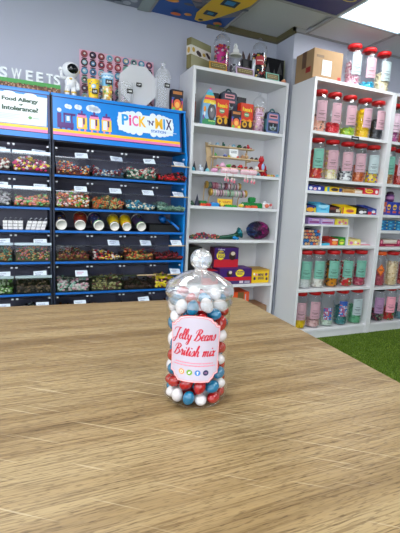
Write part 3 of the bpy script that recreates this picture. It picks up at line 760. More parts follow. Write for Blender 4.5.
# header boards (lean back slightly)
def header(x0, x1, parent):
    y0, y1, z0, z1 = YL+.022, YL+.082, 1.412, 1.698
    U = Vector((1, 0, 0)); V = Vector((0, y1-y0, z1-z0)); 
    fr = flat_frame((x0, y0, z0), U, V, x1-x0, V.length)
    mb = MB(); mb.prism([(0, 0), (1, 0), (1, 1), (0, 1)], -.008, 0, mat((0, 126, 214), .4), fr, mat((12, 20, 60), .5))
    dkb = mat((10, 24, 90), .4)
    for a in ((0, .93, 1, .95), (.985, .0, 1, .95)): mb.patch(fr, *a, dkb, .0006)
    mb.patch(fr, 0, 0, 1, .105, mat((0, 122, 214), .4), .0006)
    mb.patch(fr, 0, .105, .985, .125, dkb, .0008)
    mb.patch(fr, 0, .125, .985, .185, mat((226, 120, 180), .4), .0008)
    mb.patch(fr, 0, .185, .985, .245, mat((244, 190, 40), .4), .0008)
    return mb, fr
mb, fr = header(.160, 1.012, STB)
asp = .852/.292
def E_(u, v, r, col, d=.001, n=16): mb.disc(fr, u, v, r/asp, r, mat(col, .45), d, n)
CL = (220, 232, 246)
E_(.045, .66, .045, CL); 
for u, v, r in ((.10, .76, .05), (.118, .75, .05), (.172, .77, .055), (.188, .765, .055), (.262, .775, .07), (.285, .78, .085), (.31, .765, .08), (.325, .75, .06)): E_(u, v, r, CL)
# purple engine in blocky shapes
PU = (78, 34, 120)
for a in ((.030, .28, .058, .60), (.058, .28, .145, .40), (.073, .56, .160, .61), (.073, .40, .085, .60), (.126, .40, .138, .60), (.045, .25, .062, .30), (.085, .25, .10, .30), (.122, .25, .14, .30)):
    mb.patch(fr, *a, mat(PU, .45), .0012)
mb.patch(fr, .085, .40, .126, .56, mat((60, 130, 200), .45), .0012); mb.patch(fr, .096, .44, .116, .54, mat(CL, .45), .0016)
for k in range(3):  # three jar wagons
    u = .168+.0915*k
    for c_, d, a in (((244, 200, 60), .0012, (0, .30, .074, .56)), ((228, 130, 180), .0014, (.004, .55, .070, .605)), ((88, 40, 120), .0016, (.010, .60, .064, .64)), ((88, 40, 120), .0016, (.030, .64, .044, .70)),
                     ((216, 222, 240), .0018, (.010, .33, .040, .53)), ((90, 50, 110), .002, (.044, .36, .058, .54)), ((236, 160, 190), .0022, (.038, .33, .048, .40)), ((244, 200, 60), .0024, (.050, .30, .064, .40)), ((228, 130, 180), .001, (.010, .25, .024, .30)), ((228, 130, 180), .001, (.052, .25, .066, .30))):
        mb.patch(fr, u+a[0], a[1], u+a[2], a[3], mat(c_, .45), d)
# white cloud with the lettering
for i in range(26):
    q = 2*math.pi*i/26; sx = abs(math.cos(q))**.6*(1 if math.cos(q) > 0 else -1); sy = abs(math.sin(q))**.7*(1 if math.sin(q) > 0 else -1)
    E_(.702+.205*sx, .575+.20*sy, .082, (226, 236, 248), .001, 12)
mb.patch(fr, .48, .37, .925, .78, mat((226, 236, 248), .45), .0012)
LET = [('P', .505, .055, (30, 150, 220)), ('i', .563, .018, (230, 70, 140)), ('C', .588, .050, (232, 110, 170)), ('K', .643, .058, (244, 190, 40)), ("'N'", .712, .056, (60, 50, 110)), ('M', .776, .062, (244, 190, 40)), ('I', .845, .014, (40, 150, 220)), ('X', .866, .050, (50, 34, 96))]
for ch, u, w, c_ in LET:
    sm = ch == "'N'"; mb.text(fr, ch, u, .56 if sm else .50, u+w, .68 if sm else .75, mat(c_, .45), .0018)
mb.text(fr, 'STATION', .74, .40, .865, .465, mat((30, 110, 200), .45), .0018)
mb.patch(fr, .86, .425, .955, .44, mat((200, 220, 240), .45), .0016)
mb.build('header_board', STB)
mb, fr = header(-.766, .142, STA)
for u in (.05, .2, .3, .45, .6, .75, .88): mb.disc(fr, u, .88, .04, .045, mat(CL, .45), .001)
mb.build('header_board', STA)
# notice taped on the left header
def notice():
    f0 = fr; a = lambda u, v, d=0: f0(.438+(.968-.42)*u, .255+(.915-.255)*v, d)
    m_ = MB(); m_.prism([(0, 0), (.985, .0), (1, .93), (0, 1)], .0012, .0022, mat((194, 204, 210), .3), a)
    G = mat((40, 76, 60), .5)
    for k in (0, .004):
        m_.text(a, 'Food Allergy', .49+k, .67, .89+k, .83, G, .003+k*.05); m_.text(a, 'or', .68+k, .58, .72+k, .64, G, .003+k*.05); m_.text(a, 'Intolerance?', .49+k, .41, .89+k, .56, G, .003+k*.05)
    m_.disc(a, .80, .23, .022, .05, mat((90, 150, 90), .5), .003); m_.patch(a, .83, .21, .90, .235, mat((150, 170, 160), .5), .003)
    for k, w in enumerate((.28, .22, .26, .2)): m_.patch(a, .42, .28-.05*k, .42+w, .295-.05*k, mat((170, 184, 180), .5), .003)
    o = m_.build('notice', None, a(0, 0)); tag(o, 'white notice reading Food Allergy or Intolerance? on the left blue header', 'notice')
notice()

# clear bins
BW = .2215
def bin_parts():
    b = MB(); w = BW-.004; x0, x1 = .002, .002+w; yb = .27
    A = [(0, 0), (-.012, .030), (-.010, .105), (yb, .160), (yb, 0)]
    for xa in (x0, x1):
        b.add([(xa, y, z) for y, z in A], [(0, 1, 2, 3, 4)], BINCLEAR)
    b.add([(x0, 0, .001), (x1, 0, .001), (x1, -.012, .030), (x0, -.012, .030), (x1, -.010, .105), (x0, -.010, .105), (x1, yb, .001), (x0, yb, .001)], [(0, 1, 2, 3), (3, 2, 4, 5), (0, 7, 6, 1)], BINCLEAR)
    body = b.build('bin_body')
    l = MB(); l.add([(x0, -.012, .106), (x1, -.012, .106), (x1, .055, .160), (x0, .055, .160), (x1, yb, .162), (x0, yb, .162)], [(0, 1, 2, 3), (3, 2, 4, 5)], BINCLEAR)
    l.box(x0, x1, -.0155, -.012, .102, .109, clear_mat('lid_edge', (.6, .62, .66), 1.5, .1, base=.12))
    lid = l.build('bin_lid')
    return body, lid
proto_bin = None
WHT = mat((222, 226, 236), .3, emit=0)
def bin_(x, z, label, style, cols, fill, size, clabel, card=True, ring=False, seed=0):
    global proto_bin
    y = YL-.008; z += .003
    t = thing('sweet_bin', (x, y, z), label, 'bin', 'clear lidded bins on the blue stands')
    if proto_bin is None: proto_bin = bin_parts(); bs = proto_bin
    else: bs = [o.copy() for o in proto_bin]; [C.objects.link(o) for o in bs]
    for o in bs: o.parent = t; o.location = (0, 0, 0)
    rg = random.Random(seed)
    for xx in (.012, BW-.016):
        MB().box(x+xx-.007, x+xx+.007, y+.046, y+.056, z+.158, z+.168, WHT, bev=.002).build('hinge_clip', bs[1])
    sl = Vector((0, .067, .054)).normalized(); tilt = rg.uniform(-.06, .06)
    if card:
        fr = flat_frame((x+.116+rg.uniform(-.006, .008), y-.010, z+.106), Vector((1, 0, tilt)), sl, .078, .054)
        c_ = MB(); c_.prism([(0, 0), (1, 0), (1, 1), (0, 1)], .001, .002, mat((216, 228, 240), .4), fr)
        for v, w in ((.62, .7), (.36, .55)):
            u = .12
            while u < w: ww = .03+.07*rg.random(); c_.patch(fr, u, v, min(u+ww, w), v+.12, mat((130, 140, 170) if style != 'pinkcard' else (200, 110, 150), .5), .0026); u += ww+.02
        c_.build('price_card', bs[1])
    if style == 'edge_glint':
        r_ = MB(); r_.box(x+.006, x+BW-.004, y-.022, y-.016, z+.108, z+.124, mat((190, 206, 220), .18, .3)); r_.build('label_rail', t)  # light reflected along the lid's front edge, built as a bright strip
    if style == 'tan_glint':
        r_ = MB(); r_.box(x+.09, x+BW+.004, y-.021, y-.0165, z+.104, z+.110, PALEWOOD); r_.build('lid_lip', bs[1])  # tan strip in pale wood colour imitates a reflection on the lid edge
    ms = [mat(c, .45) for c in cols]; cm = MB(); H = .115*fill
    pts = []
    for _ in range(int(120+90*fill)):
        px = rg.uniform(.014, BW-.016); side = rg.random()
        if side < .55: pts.append((x+px, y+.002+rg.random()*.012, z+.008+size*.5+rg.random()*max(.001, H-size*.5-.01)))
        else: pts.append((x+px, y+.010+rg.random()*.22, z+H+rg.uniform(-.008, .014)+.012*math.sin(px*28+seed)))
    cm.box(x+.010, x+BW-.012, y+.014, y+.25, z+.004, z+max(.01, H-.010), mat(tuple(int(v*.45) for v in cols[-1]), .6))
    if ring:
        for p in pts:
            p = Vector(p); q = Matrix.Rotation(rg.random()*6.3, 3, 'Z') @ Matrix.Rotation(rg.uniform(.9, 2.2), 3, 'X')
            cm.tube([p+q @ Vector((size*math.cos(a), size*math.sin(a), 0)) for a in [k*math.pi/4 for k in range(8)]], size*.42, rg.choice(ms), 5, True)
    else: blobs(cm, pts, size, ms, 1, .7, rg)
    o = cm.build('sweets', None, (x+BW/2, y, z+.004)); tag(o, clabel, 'sweets', None, 'stuff')
XB = [.166+.2215*k for k in range(4)]
XA = [-.078, -.2995]
rows = ['the top row', 'the second row', None, 'the row under the cups', 'the fourth bin row', 'the lowest visible row']
rowsA = ['top row', 'second row', None, 'row under the cartons', 'fourth bin row', 'lowest visible row']
spec = {
 (0, 0): ('', [(236, 150, 60), (60, 140, 190), (240, 226, 190), (90, 60, 60), (206, 60, 60)], .52, .009, 'blue, orange and cream sweets', False),
 (0, 1): ('', [(110, 30, 44), (226, 220, 210), (150, 40, 50), (90, 130, 160)], .40, .010, 'dark red and white sweets', False),
 (0, 2): ('', [(206, 60, 70), (232, 226, 214), (226, 180, 170), (90, 150, 120)], .58, .010, 'red and white sweets with some green', False),
 (0, 3): ('tan_glint', [(210, 20, 30), (150, 12, 24), (30, 12, 18)], .38, .014, 'bright red and black sweets', False),
 (1, 0): ('', [(236, 226, 210), (226, 110, 90), (110, 180, 60), (236, 180, 190), (240, 150, 60)], .80, .011, 'white, green and coral sweets', False),
 (1, 1): ('', [(226, 130, 60), (200, 190, 120), (90, 150, 110), (220, 90, 70)], .50, .009, 'orange and green ring sweets', True),
 (1, 2): ('', [(70, 160, 186), (226, 214, 190), (40, 110, 140)], .34, .016, 'blue and cream sweets', False),
 (1, 3): ('tan_glint', [(110, 150, 130), (80, 120, 110), (150, 180, 160)], .30, .014, 'dull green sweets', False),
 (3, 0): ('', [(90, 40, 30), (60, 80, 40), (120, 30, 34), (150, 110, 50)], .42, .011, 'dark red and green sweets', False),
 (3, 1): ('', [(200, 40, 50), (232, 200, 70), (226, 210, 200), (60, 20, 24)], .30, .011, 'red, yellow and white sweets', False),
 (3, 2): ('tan_glint2', [(190, 60, 44), (200, 170, 80), (110, 140, 80), (220, 110, 60)], .40, .009, 'red, yellow and green small sweets', False),
 (3, 3): ('tan_glint', [(120, 16, 26), (60, 10, 16), (160, 30, 40)], .22, .012, 'dark red sweets', False),
 (4, 0): ('pinkcard', [(210, 206, 200), (220, 170, 180), (150, 190, 170)], .55, .012, 'white, pink and mint sweets', False),
 (4, 1): ('', [(120, 110, 70), (150, 150, 90), (110, 60, 60), (170, 170, 120)], .52, .010, 'olive and brown sweets', False),
 (4, 2): ('tan_glint', [(40, 22, 20), (60, 34, 28)], .26, .011, 'dark brown sweets', False),
 (4, 3): ('tan_glint', [(236, 206, 20), (240, 220, 70), (226, 150, 150)], .48, .014, 'yellow sweets', False),
 (5, 0): ('', [(60, 34, 26), (140, 80, 50)], .5, .012, 'brown sweets', False),
 (5, 1): ('', [(50, 30, 30), (100, 60, 50)], .5, .012, 'dark sweets', False),
 (5, 2): ('', [(40, 26, 26), (80, 50, 50)], .45, .012, 'near-black sweets', False),
 (5, 3): ('', [(60, 26, 26), (90, 40, 30)], .45, .012, 'dark reddish sweets', False)}
colw = ['leftmost', 'second', 'third', 'rightmost']
for (r, c_), (st, cols, fill, size, txt, ring) in spec.items():
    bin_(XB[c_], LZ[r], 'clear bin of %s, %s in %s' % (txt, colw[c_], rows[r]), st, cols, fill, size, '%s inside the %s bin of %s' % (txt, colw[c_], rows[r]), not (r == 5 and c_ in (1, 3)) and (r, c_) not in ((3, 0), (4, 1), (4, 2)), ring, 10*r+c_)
specA = {
 (0, 0): ([(206, 40, 110), (240, 220, 226), (226, 196, 50), (130, 60, 90)], .60, .012, 'magenta, white and yellow sweets'),
 (1, 0): ([(226, 130, 90), (110, 190, 120), (232, 150, 150), (190, 180, 110)], .46, .012, 'orange, green and pink sweets'),
 (3, 0): ([(96, 150, 120), (220, 130, 80), (220, 130, 150), (190, 180, 110)], .58, .008, 'speckled green and orange sweets'),
 (4, 0): ([(70, 56, 46), (110, 90, 70), (46, 38, 36)], .46, .011, 'dark brown-grey sweets'),
 (5, 0): ([(60, 50, 46), (140, 160, 150)], .62, .011, 'grey-brown sweets'),
 (0, 1): ([(232, 226, 214), (190, 120, 50), (150, 60, 60)], .62, .013, 'white and orange sweets'),
 (1, 1): ([(200, 200, 200), (160, 156, 160)], .5, .013, 'plain whitish sweets'),
 (3, 1): ([(90, 150, 120), (200, 150, 90)], .56, .009, 'green and amber sweets'),
 (4, 1): ([(190, 210, 170), (90, 140, 60)], .4, .012, 'pale green sweets'),
 (5, 1): ([(70, 60, 50), (120, 110, 100)], .5, .012, 'grey sweets')}
for (r, c_), (cols, fill, size, txt) in specA.items():
    w = 'left stand' if c_ == 0 else 'cut by the photo edge'
    bin_(XA[c_], LZ[r], 'clear bin of %s, %s, %s' % (txt, w, rowsA[r]), 'edge_glint', cols, fill, size, '%s filling the bin, %s, %s' % (txt, w, rowsA[r]), True, False, 200+10*r+c_)

# paper cups lying in the open shelf, bases to the front
CUPS = [(.206, .034, (36, 34, 60), (120, 110, 130), 'dark printed paper cup lying leftmost in the open shelf'),
        (.322, .034, (150, 50, 34), (60, 30, 40), 'rust-red paper cup lying second from left in the open shelf'),
        (.444, .034, (44, 44, 84), (80, 160, 90), 'navy printed paper cup with a green base rim, third in the open shelf'),
        (.548, .030, (232, 200, 30), (40, 70, 120), 'yellow paper cup, the left one of the touching yellow pair'),
        (.632, .030, (232, 200, 30), (200, 60, 60), 'yellow paper cup, the right one of the touching yellow pair'),
        (.735, .032, (56, 44, 84), (100, 170, 80), 'dark multicoloured paper cup at the right end of the row')]
for i, (x, r, c1, c2, lb) in enumerate(CUPS):
    rg = random.Random(i); R2 = r*1.36; z = LZ[2]+.002+R2; tl = .33
    yaw = rg.uniform(-.14, .14)
    M_ = Matrix.Rotation(yaw, 4, 'Z') @ Matrix.Rotation(-(math.pi/2-tl), 4, 'X')  # local +z goes back
    t = thing('paper_cup', (x, YL+.02, z), lb, 'cup', 'paper cups lying in the open shelf')
    c0 = (x, YL+.022, z-(R2-r)*1.0)
    b = MB(); b.lathe([(.0001, .004), (r*.88, .004), (r*.90, .0), (r, .0), (r*1.02, .012)], c0, mat((232, 228, 220), .5), 24, M_)
    b.lathe([(r*1.02, .012), (r*1.05, .02)], c0, mat(c2, .5), 24, M_); b.lathe([(r*1.05, .02), (R2*.98, .125)], c0, mat(c1, .5), 24, M_)
    b.lathe([(R2*.98, .125), (R2, .13), (R2*1.03, .134), (R2*.98, .137), (R2*.93, .13), (r*.95, .01)], c0, mat((214, 210, 204), .5), 24, M_)
    pal = [c2, (220, 190, 60), (190, 60, 70), (70, 120, 180)]
    for k in range(26):
        a = rg.uniform(0, 6.283); q = rg.uniform(.03, .115); rr = (r*1.05+(R2*.98-r*1.05)*(q-.02)/.105)+.0004; s_ = rg.uniform(.004, .010)
        T = Matrix.Translation(c0) @ M_
        b.add([T @ Vector((rr*math.cos(a+da/rr), rr*math.sin(a+da/rr), q+dq)) for da, dq in ((-s_, -s_*.5), (s_, -s_*.7), (s_*.6, s_), (-s_*.8, s_*.6))], [(0, 1, 2, 3)], mat(rg.choice(pal), .5))
    b.build('cup_wall', t)
t = thing('scoop_tray', (.85, YL+.02, LZ[2]), 'black tray holding a blue scoop at the right end of the open shelf', 'tray')
b = MB(); b.box(.795, 1.02, YL+.03, YL+.23, LZ[2]+.001, LZ[2]+.005, BLACK)
for a in ((.795, .80, YL+.03, YL+.23), (1.015, 1.02, YL+.03, YL+.23), (.80, 1.015, YL+.03, YL+.035), (.80, 1.015, YL+.225, YL+.23)): b.box(*a, LZ[2]+.005, LZ[2]+.050, BLACK)
b.build('tray_body', t)
b = MB(); b.tube([(.945, YL+.10, LZ[2]+.085), (.975, YL+.05, LZ[2]+.062), (1.005, YL+.0, LZ[2]+.022)], [.007, .008, .009], mat((20, 110, 200), .35), 10)
b.lathe([(.001, .0), (.022, .004), (.026, .02), (.027, .05)], (.93, YL+.13, LZ[2]+.075), mat((20, 110, 200), .35), 16, Matrix.Rotation(-1.2, 4, 'X'))
tag(b.build('scoop', None, (.94, YL+.1, LZ[2]+.06)), 'blue plastic scoop resting in the black tray, handle pointing forward', 'scoop')
# white cartons with wire handles
for g, (xs, lean, gl, lb) in enumerate((([-.137+.029*k for k in range(4)], 0, 'upright white cartons in the left open shelf', 'upright white carton, %s in the straight block, left open shelf'), ([-.010+.029*k for k in range(4)], .35, 'leaning white cartons in the left open shelf', 'leaning white carton with curved handle, %s in the slanting block'))):
    for k, x in enumerate(xs):
        t = thing('carton', (x, YL+.03, LZ[2]), lb % ['leftmost', 'second', 'third', 'rightmost'][k], 'carton', gl); z = LZ[2]+.002
        sh = Matrix.Translation((x, YL+.03, z)) @ Matrix(((1, 0, lean*.8, 0), (0, 1, 0, 0), (0, 0, 1, 0), (0, 0, 0, 1)))
        b = MB()
        for q in range(3):
            b.box(.0005, .0270, .001*q, .10, .0002+.019*q, .0165+.019*q, mat((226, 224, 226), .5), bev=.002, M=sh)
            b.box(.0025, .0250, .004, .098, .0165+.019*q, .0192+.019*q, mat((120, 120, 134), .6), M=sh)
        b.build('carton_body', t)
        h = MB(); h.tube([sh @ Vector((.014, .01, .054)), sh @ Vector((.010, .008, .066)), sh @ Vector((.016, .006, .074)), sh @ Vector((.022, .006, .070))], .0012 if lean == 0 else .0025, mat((200, 204, 214), .3, .2), 6)
        h.build('handle', t)

# ------------------------------------------------------------------ things on top of the blue stands (top at z = 1.704)
TZ = 1.7045
def price(parent, x, y, z, w=.034, h=.024, txt='1.99'):
    fr = front(x-w/2, x+w/2, y, z, z+h); m_ = MB(); m_.prism([(0, 0), (1, 0), (1, 1), (0, 1)], 0, .0015, BLACK, fr); m_.text(fr, txt, .18, .3, .82, .72, WHITE, .002); m_.build('price_tag', parent)
t = thing('sweets_sign', (-.02, 2.86, TZ), 'blocky green and brown strip carrying white SWEETS letters, on the left stand', 'sign')
b = MB(); b.box(-.20, .212, 2.845, 2.895, TZ, TZ+.036, mat((120, 84, 60), .7)); b.box(-.20, .212, 2.845, 2.895, TZ+.036, TZ+.056, mat((70, 150, 74), .6))
rg = random.Random(9); fr = front(-.20, .212, 2.845, TZ, TZ+.056)
for i in range(56):
    for j in range(4): 
        b.patch(fr, i/56, j*.16, (i+1)/56, (j+1)*.16, mat(rg.choice([(92, 64, 48), (140, 100, 74), (176, 140, 116), (110, 78, 56)]), .7), .0008)
    if rg.random() < .6: b.patch(fr, i/56, .56, (i+1)/56, .66, mat((60, 140, 66), .6), .0012)
b.build('block_strip', t)
for ch, x0, x1 in (('S', -.136, -.092), ('W', -.070, -.014), ('E', .010, .050), ('E', .070, .110), ('T', .129, .167), ('S', .172, .212)):
    fr = front(x0, x1, 2.862, TZ+.056, TZ+.120); b = MB(); vs, fs, ar = text_geo(ch); n = len(vs)
    V_ = [fr(x, y, 0) for x, y in vs]+[fr(x, y, -.016) for x, y in vs]
    ed = {}
    for f in fs:
        for p, q in zip(f, f[1:]+f[:1]): ed[(p, q)] = 1
    F = list(fs)+[tuple(i+n for i in f[::-1]) for f in fs]+[(p, p+n, q+n, q) for (p, q) in ed if (q, p) not in ed]
    b.add(V_, F, mat((214, 220, 226), .5)); b.build('letter', t)
# astronaut
ax, ay = .274, 2.87; AW = mat((226, 228, 234), .3); GOLD = mat((216, 180, 70), .4)
t = thing('astronaut_figure', (ax, ay, TZ), 'white astronaut figure with a black visor standing on the blue stand', 'figurine')
b = MB(); b.ell((ax, ay, TZ+.088), (.036, .030, .042), AW, None, 3)
for s_ in (-1, 1):
    b.tube([(ax+s_*.018, ay, TZ+.065), (ax+s_*.020, ay-.004, TZ+.035), (ax+s_*.021, ay-.008, TZ+.012)], [.017, .016, .016], AW, 14)
    b.ell((ax+s_*.021, ay-.014, TZ+.011), (.017, .024, .0105), AW, None, 2)
b.tube([(ax+.028, ay, TZ+.110), (ax+.044, ay-.004, TZ+.082), (ax+.046, ay-.014, TZ+.060)], [.014, .013, .012], AW, 12); b.ell((ax+.046, ay-.016, TZ+.054), .014, AW)
b.tube([(ax-.028, ay, TZ+.108), (ax-.054, ay-.002, TZ+.116), (ax-.060, ay-.004, TZ+.150)], [.014, .013, .012], AW, 12); b.ell((ax-.060, ay-.004, TZ+.160), .014, AW)
b.box(ax-.026, ax+.026, ay+.022, ay+.045, TZ+.06, TZ+.125, AW, bev=.006); b.build('body', t)
MB().ell((ax+.002, ay-.004, TZ+.164), (.053, .046, .048), AW, None, 4).build('helmet', t); HEL = bpy.data.objects['helmet']
MB().ell((ax+.008, ay-.026, TZ+.164), (.038, .030, .033), mat((10, 12, 16), .08), Matrix.Rotation(.1, 3, 'Z'), 4).build('visor', HEL)
for s_ in (-1, 1): MB().lathe([(.0168, 0), (.0175, .006), (.0168, .010)], (ax+s_*.021, ay-.007, TZ+.022), GOLD, 16).build('gold_boot_band', t)

MB().ell((ax, ay-.031, TZ+.105), (.010, .003, .006), GOLD).build('gold_buckle', t)
MB().ell((ax+.052, ay-.003, TZ+.160), (.008, .012, .012), GOLD).build('gold_earpiece', HEL)
# yellow tub
t = thing('sweet_tub', (.417, 2.85, TZ), 'yellow tapered tub with blue dots beside the astronaut', 'tub')
b = MB(); cc = (.417, 2.85, TZ); b.lathe([(.0001, .001), (.030, .001), (.030, .012)], cc, mat((226, 170, 90), .4), 28); b.lathe([(.030, .012), (.0385, .108)], cc, YEL, 28); b.lathe([(.0405, .108), (.041, .118), (.038, .121), (.0001, .121)], cc, mat((240, 196, 60), .4), 28)
cf = lambda u, v, d=0: Vector((.417+(.0305+.0085*v/.108+.0006+d)*math.cos(-1.75+u/.034), 2.85+(.0305+.0085*v/.108+.0006+d)*math.sin(-1.75+u/.034), TZ+v))
for u, v, r, c_ in ((.002, .075, .014, (150, 190, 220)), (.0, .075, .008, (226, 236, 240)), (-.02, .09, .005, (60, 90, 150)), (-.02, .06, .004, (60, 90, 150)), (-.015, .04, .004, (60, 90, 150)), (.022, .094, .004, (60, 90, 150)), (.024, .05, .004, (60, 90, 150)), (-.01, .1, .003, (60, 90, 150))): b.disc(cf, u, v, r, r, mat(c_, .4), .0005 if r > .01 else .001)
b.build('tub_body', t); price(t, .419, 2.810, TZ+.028, .036, .030, '2.50')
# printed tall cup
t = thing('snack_cup', (.507, 2.85, TZ), 'tall printed cup, blue above and multicoloured below, next to the yellow tub', 'cup')
b = MB(); cc = (.507, 2.85, TZ); b.lathe([(.0001, .001), (.028, .001), (.034, .09)], cc, mat((224, 190, 120), .4), 28); b.lathe([(.034, .09), (.039, .145), (.040, .158)], cc, mat((110, 176, 220), .4), 28); b.lathe([(.041, .158), (.043, .166), (.040, .170), (.0001, .168)], cc, mat((190, 212, 232), .4), 28)
cf = lambda u, v, d=0: Vector((.507+(.0285+.0068*v/.1+.0008+d)*math.cos(-1.75+u/.034), 2.85+(.0285+.0068*v/.1+.0008+d)*math.sin(-1.75+u/.034), TZ+v))
rg = random.Random(3)
for k in range(26): b.disc(cf, rg.uniform(-.034, .034), rg.uniform(.01, .092), .009, .008, mat(rg.choice([(232, 110, 90), (240, 206, 80), (110, 170, 80), (226, 226, 210), (230, 150, 60)]), .4), .0005+.00004*k, 8)
for k in range(8): b.disc(cf, -.03+.009*k, .142+.005*(k % 2), .008, .006, mat((206, 224, 240), .4), .0012, 8)
b.build('cup_body', t); price(t, .508, 2.806, TZ+.098, .044, .030, '3.99')
# pink display board with rows of round sweets
t = thing('display_board', (.6, 3.05, TZ), 'pink board covered in rows of round coloured tins, leaning on the wall', 'display board')
o_ = Vector((.352, 3.020, TZ+.002)); V = Vector((0, .055, .366)); fr = flat_frame(o_, (1, 0, 0), V, .53, V.length)
b = MB(); b.prism([(0, 0), (1, 0), (1, 1), (0, 1)], -.006, 0, mat((224, 176, 196), .5), fr); b.build('backing', t)
rg = random.Random(12); pal = [(70, 130, 170), (150, 50, 60), (60, 30, 34), (190, 120, 120), (110, 60, 60), (120, 160, 150), (60, 60, 90), (170, 80, 90), (150, 190, 200), (190, 180, 130)]
for j in range(6):
    for i in range(9):
        u, v = .062+i*.109, .92-j*.158; b = MB(); c1 = rg.choice(pal); c2 = rg.choice(pal); rr = .0235
        f2 = lambda a, c_, d=0, u=u, v=v: fr(u+a/.53, v+c_/V.length, d)
        b.prism([(rr*math.cos(k*math.pi/8), rr*math.sin(k*math.pi/8)) for k in range(16)], .0005, .007, mat(c1, .35), f2, BLACK)
        b.disc(f2, 0, 0, .015, .015, mat(c2, .35), .0078, 12).disc(f2, rg.uniform(-.004, .004), rg.uniform(-.004, .004), .008, .007, mat((226, 216, 214), .35), .0084, 8)
        b.patch(f2, -.018, -.033, .018, -.026, BLACK, .001); b.build('round_tin', t)
# octagonal frosted tray
FR2 = clear_mat('frosted_platter', (.95, .95, .96), .3, .4, base=.0, milk=.38)
t = thing('platter', (.715, 2.92, TZ), 'frosted octagonal lidded platter standing upright against the pink board', 'platter')
px, pz, pr_ = .722, TZ+.140, .137
fr = lambda u, v, d=0: Vector((px+u, 2.905-d+.12*v, pz+v))
octo = lambda r: [(r*math.cos(math.pi/8+k*math.pi/4), r*math.sin(math.pi/8+k*math.pi/4)) for k in range(8)]
b = MB(); b.prism(octo(pr_), 0, .030, FR2, fr); b.prism(octo(pr_*1.03), .026, .034, FR2, fr); b.prism(octo(.030), .004, .026, FR2, fr)
for k in range(8):
    a = k*math.pi/4+.2; c_, s_ = math.cos(a), math.sin(a)
    b.prism([(.03*c_-.0015*s_, .03*s_+.0015*c_), (.128*c_-.0015*s_, .128*s_+.0015*c_), (.128*c_+.0015*s_, .128*s_-.0015*c_), (.03*c_+.0015*s_, .03*s_-.0015*c_)], .002, .026, FROST, fr)
b.build('platter_shell', t)
b = MB()
for k, col in ((1, (170, 190, 200)), (2, (90, 96, 130)), (3, (140, 130, 120)), (5, (220, 190, 200)), (7, (226, 180, 200)), (0, (230, 150, 190))):
    a = k*math.pi/4+.58; b.disc(fr, .085*math.cos(a), .085*math.sin(a), .026, .024, mat(col, .5), .010, 10)
b.build('wells', t); price(t, .722, 2.862, pz-.012, .036, .026, '4.99')
# small clear tub
t = thing('clear_tub', (.625, 2.80+.03, TZ), 'small empty clear tub in front of the octagonal platter', 'tub')
MB().lathe([(.0001, .002), (.044, .002), (.047, .01), (.051, .118), (.054, .121), (.054, .128), (.0001, .130)], (.625, 2.832, TZ), FROST, 28).build('tub_body', t); price(t, .640, 2.778, TZ+.055, .040, .028, '1.50')
# clear victorian jar
t = thing('sweet_jar', (.890, 2.86, TZ), 'empty clear jar with a domed lid on the blue stand', 'jar'); cc = (.890, 2.86, TZ)
MB().lathe([(.0001, .002), (.045, .002), (.052, .012), (.050, .06), (.050, .11), (.053, .16), (.052, .205)], cc, FROST, 28).build('body', t)
MB().lathe([(.055, .205), (.057, .215), (.054, .225), (.047, .245), (.030, .268), (.014, .278), (.012, .286)], cc, FROST, 28).ell((.890, 2.86, TZ+.298), .0165, FROST).build('lid', t)
price(t, .905, 2.800, TZ+.135, .038, .028, '3.50')
# dark rainbow box
def carton(name, label, cat, x0, x1, z0, z1, y, dep, rgb, art, rz=0, group=None, side=None, top=None, lean=0, art_side=None, rough=None):
    t_ = MB(); w, h = x1-x0, z1-z0; M_ = Matrix.Translation((x0+w/2, y+dep/2, z0)) @ Matrix.Rotation(rz, 4, 'Z') @ Matrix.Rotation(-lean, 4, 'X')
    t_.box(-w/2, w/2, -dep/2, dep/2, 0, h, mat(side or rgb, rough or .45, spec=.15 if rough else .5), bev=.0015, M=M_)
    F = lambda u, v, d=0: M_ @ Vector((-w/2+u*w, -dep/2-d, v*h))
    t_.patch(F, .01, .01, .99, .99, mat(rgb, rough or .4, spec=.15 if rough else .5), .0004); draw(t_, F, art)
    if top: t_.add([M_ @ Vector(q) for q in ((-w/2+.001, -dep/2+.001, h+.0005), (w/2-.001, -dep/2+.001, h+.0005), (w/2-.001, dep/2-.001, h+.0005), (-w/2+.001, dep/2-.001, h+.0005))], [(0, 1, 2, 3)], mat(top, .5))
    if art_side:
        G = lambda u, v, d=0: M_ @ Vector((-w/2-d, dep/2-u*dep, v*h)); draw(t_, G, art_side)
    o = t_.build(name, None, (x0+w/2, y+dep/2, z0)); return tag(o, label, cat, group)
GLOW = [('r', 0, .62, 1, 1, (30, 26, 40)), ('r', .1, .78, .9, .92, (190, 120, 60)), ('r', 0, .50, 1, .62, (60, 90, 170)), ('r', 0, .34, 1, .50, (220, 80, 140)), ('r', 0, 0, 1, .34, (226, 120, 50)), ('e', .5, .38, .40, .30, (30, 24, 40)), ('e', .5, .32, .32, .24, (236, 110, 60)), ('e', .5, .28, .2, .14, (250, 190, 90)), ('e', .2, .08, .15, .08, (120, 190, 70)), ('e', .8, .08, .15, .08, (240, 220, 60))]
carton('snack_box', 'small black box with a glowing rainbow print at the right end of the blue stand', 'box', .950, 1.036, TZ, TZ+.142, 2.835, .05, (34, 28, 40), GLOW, .05)
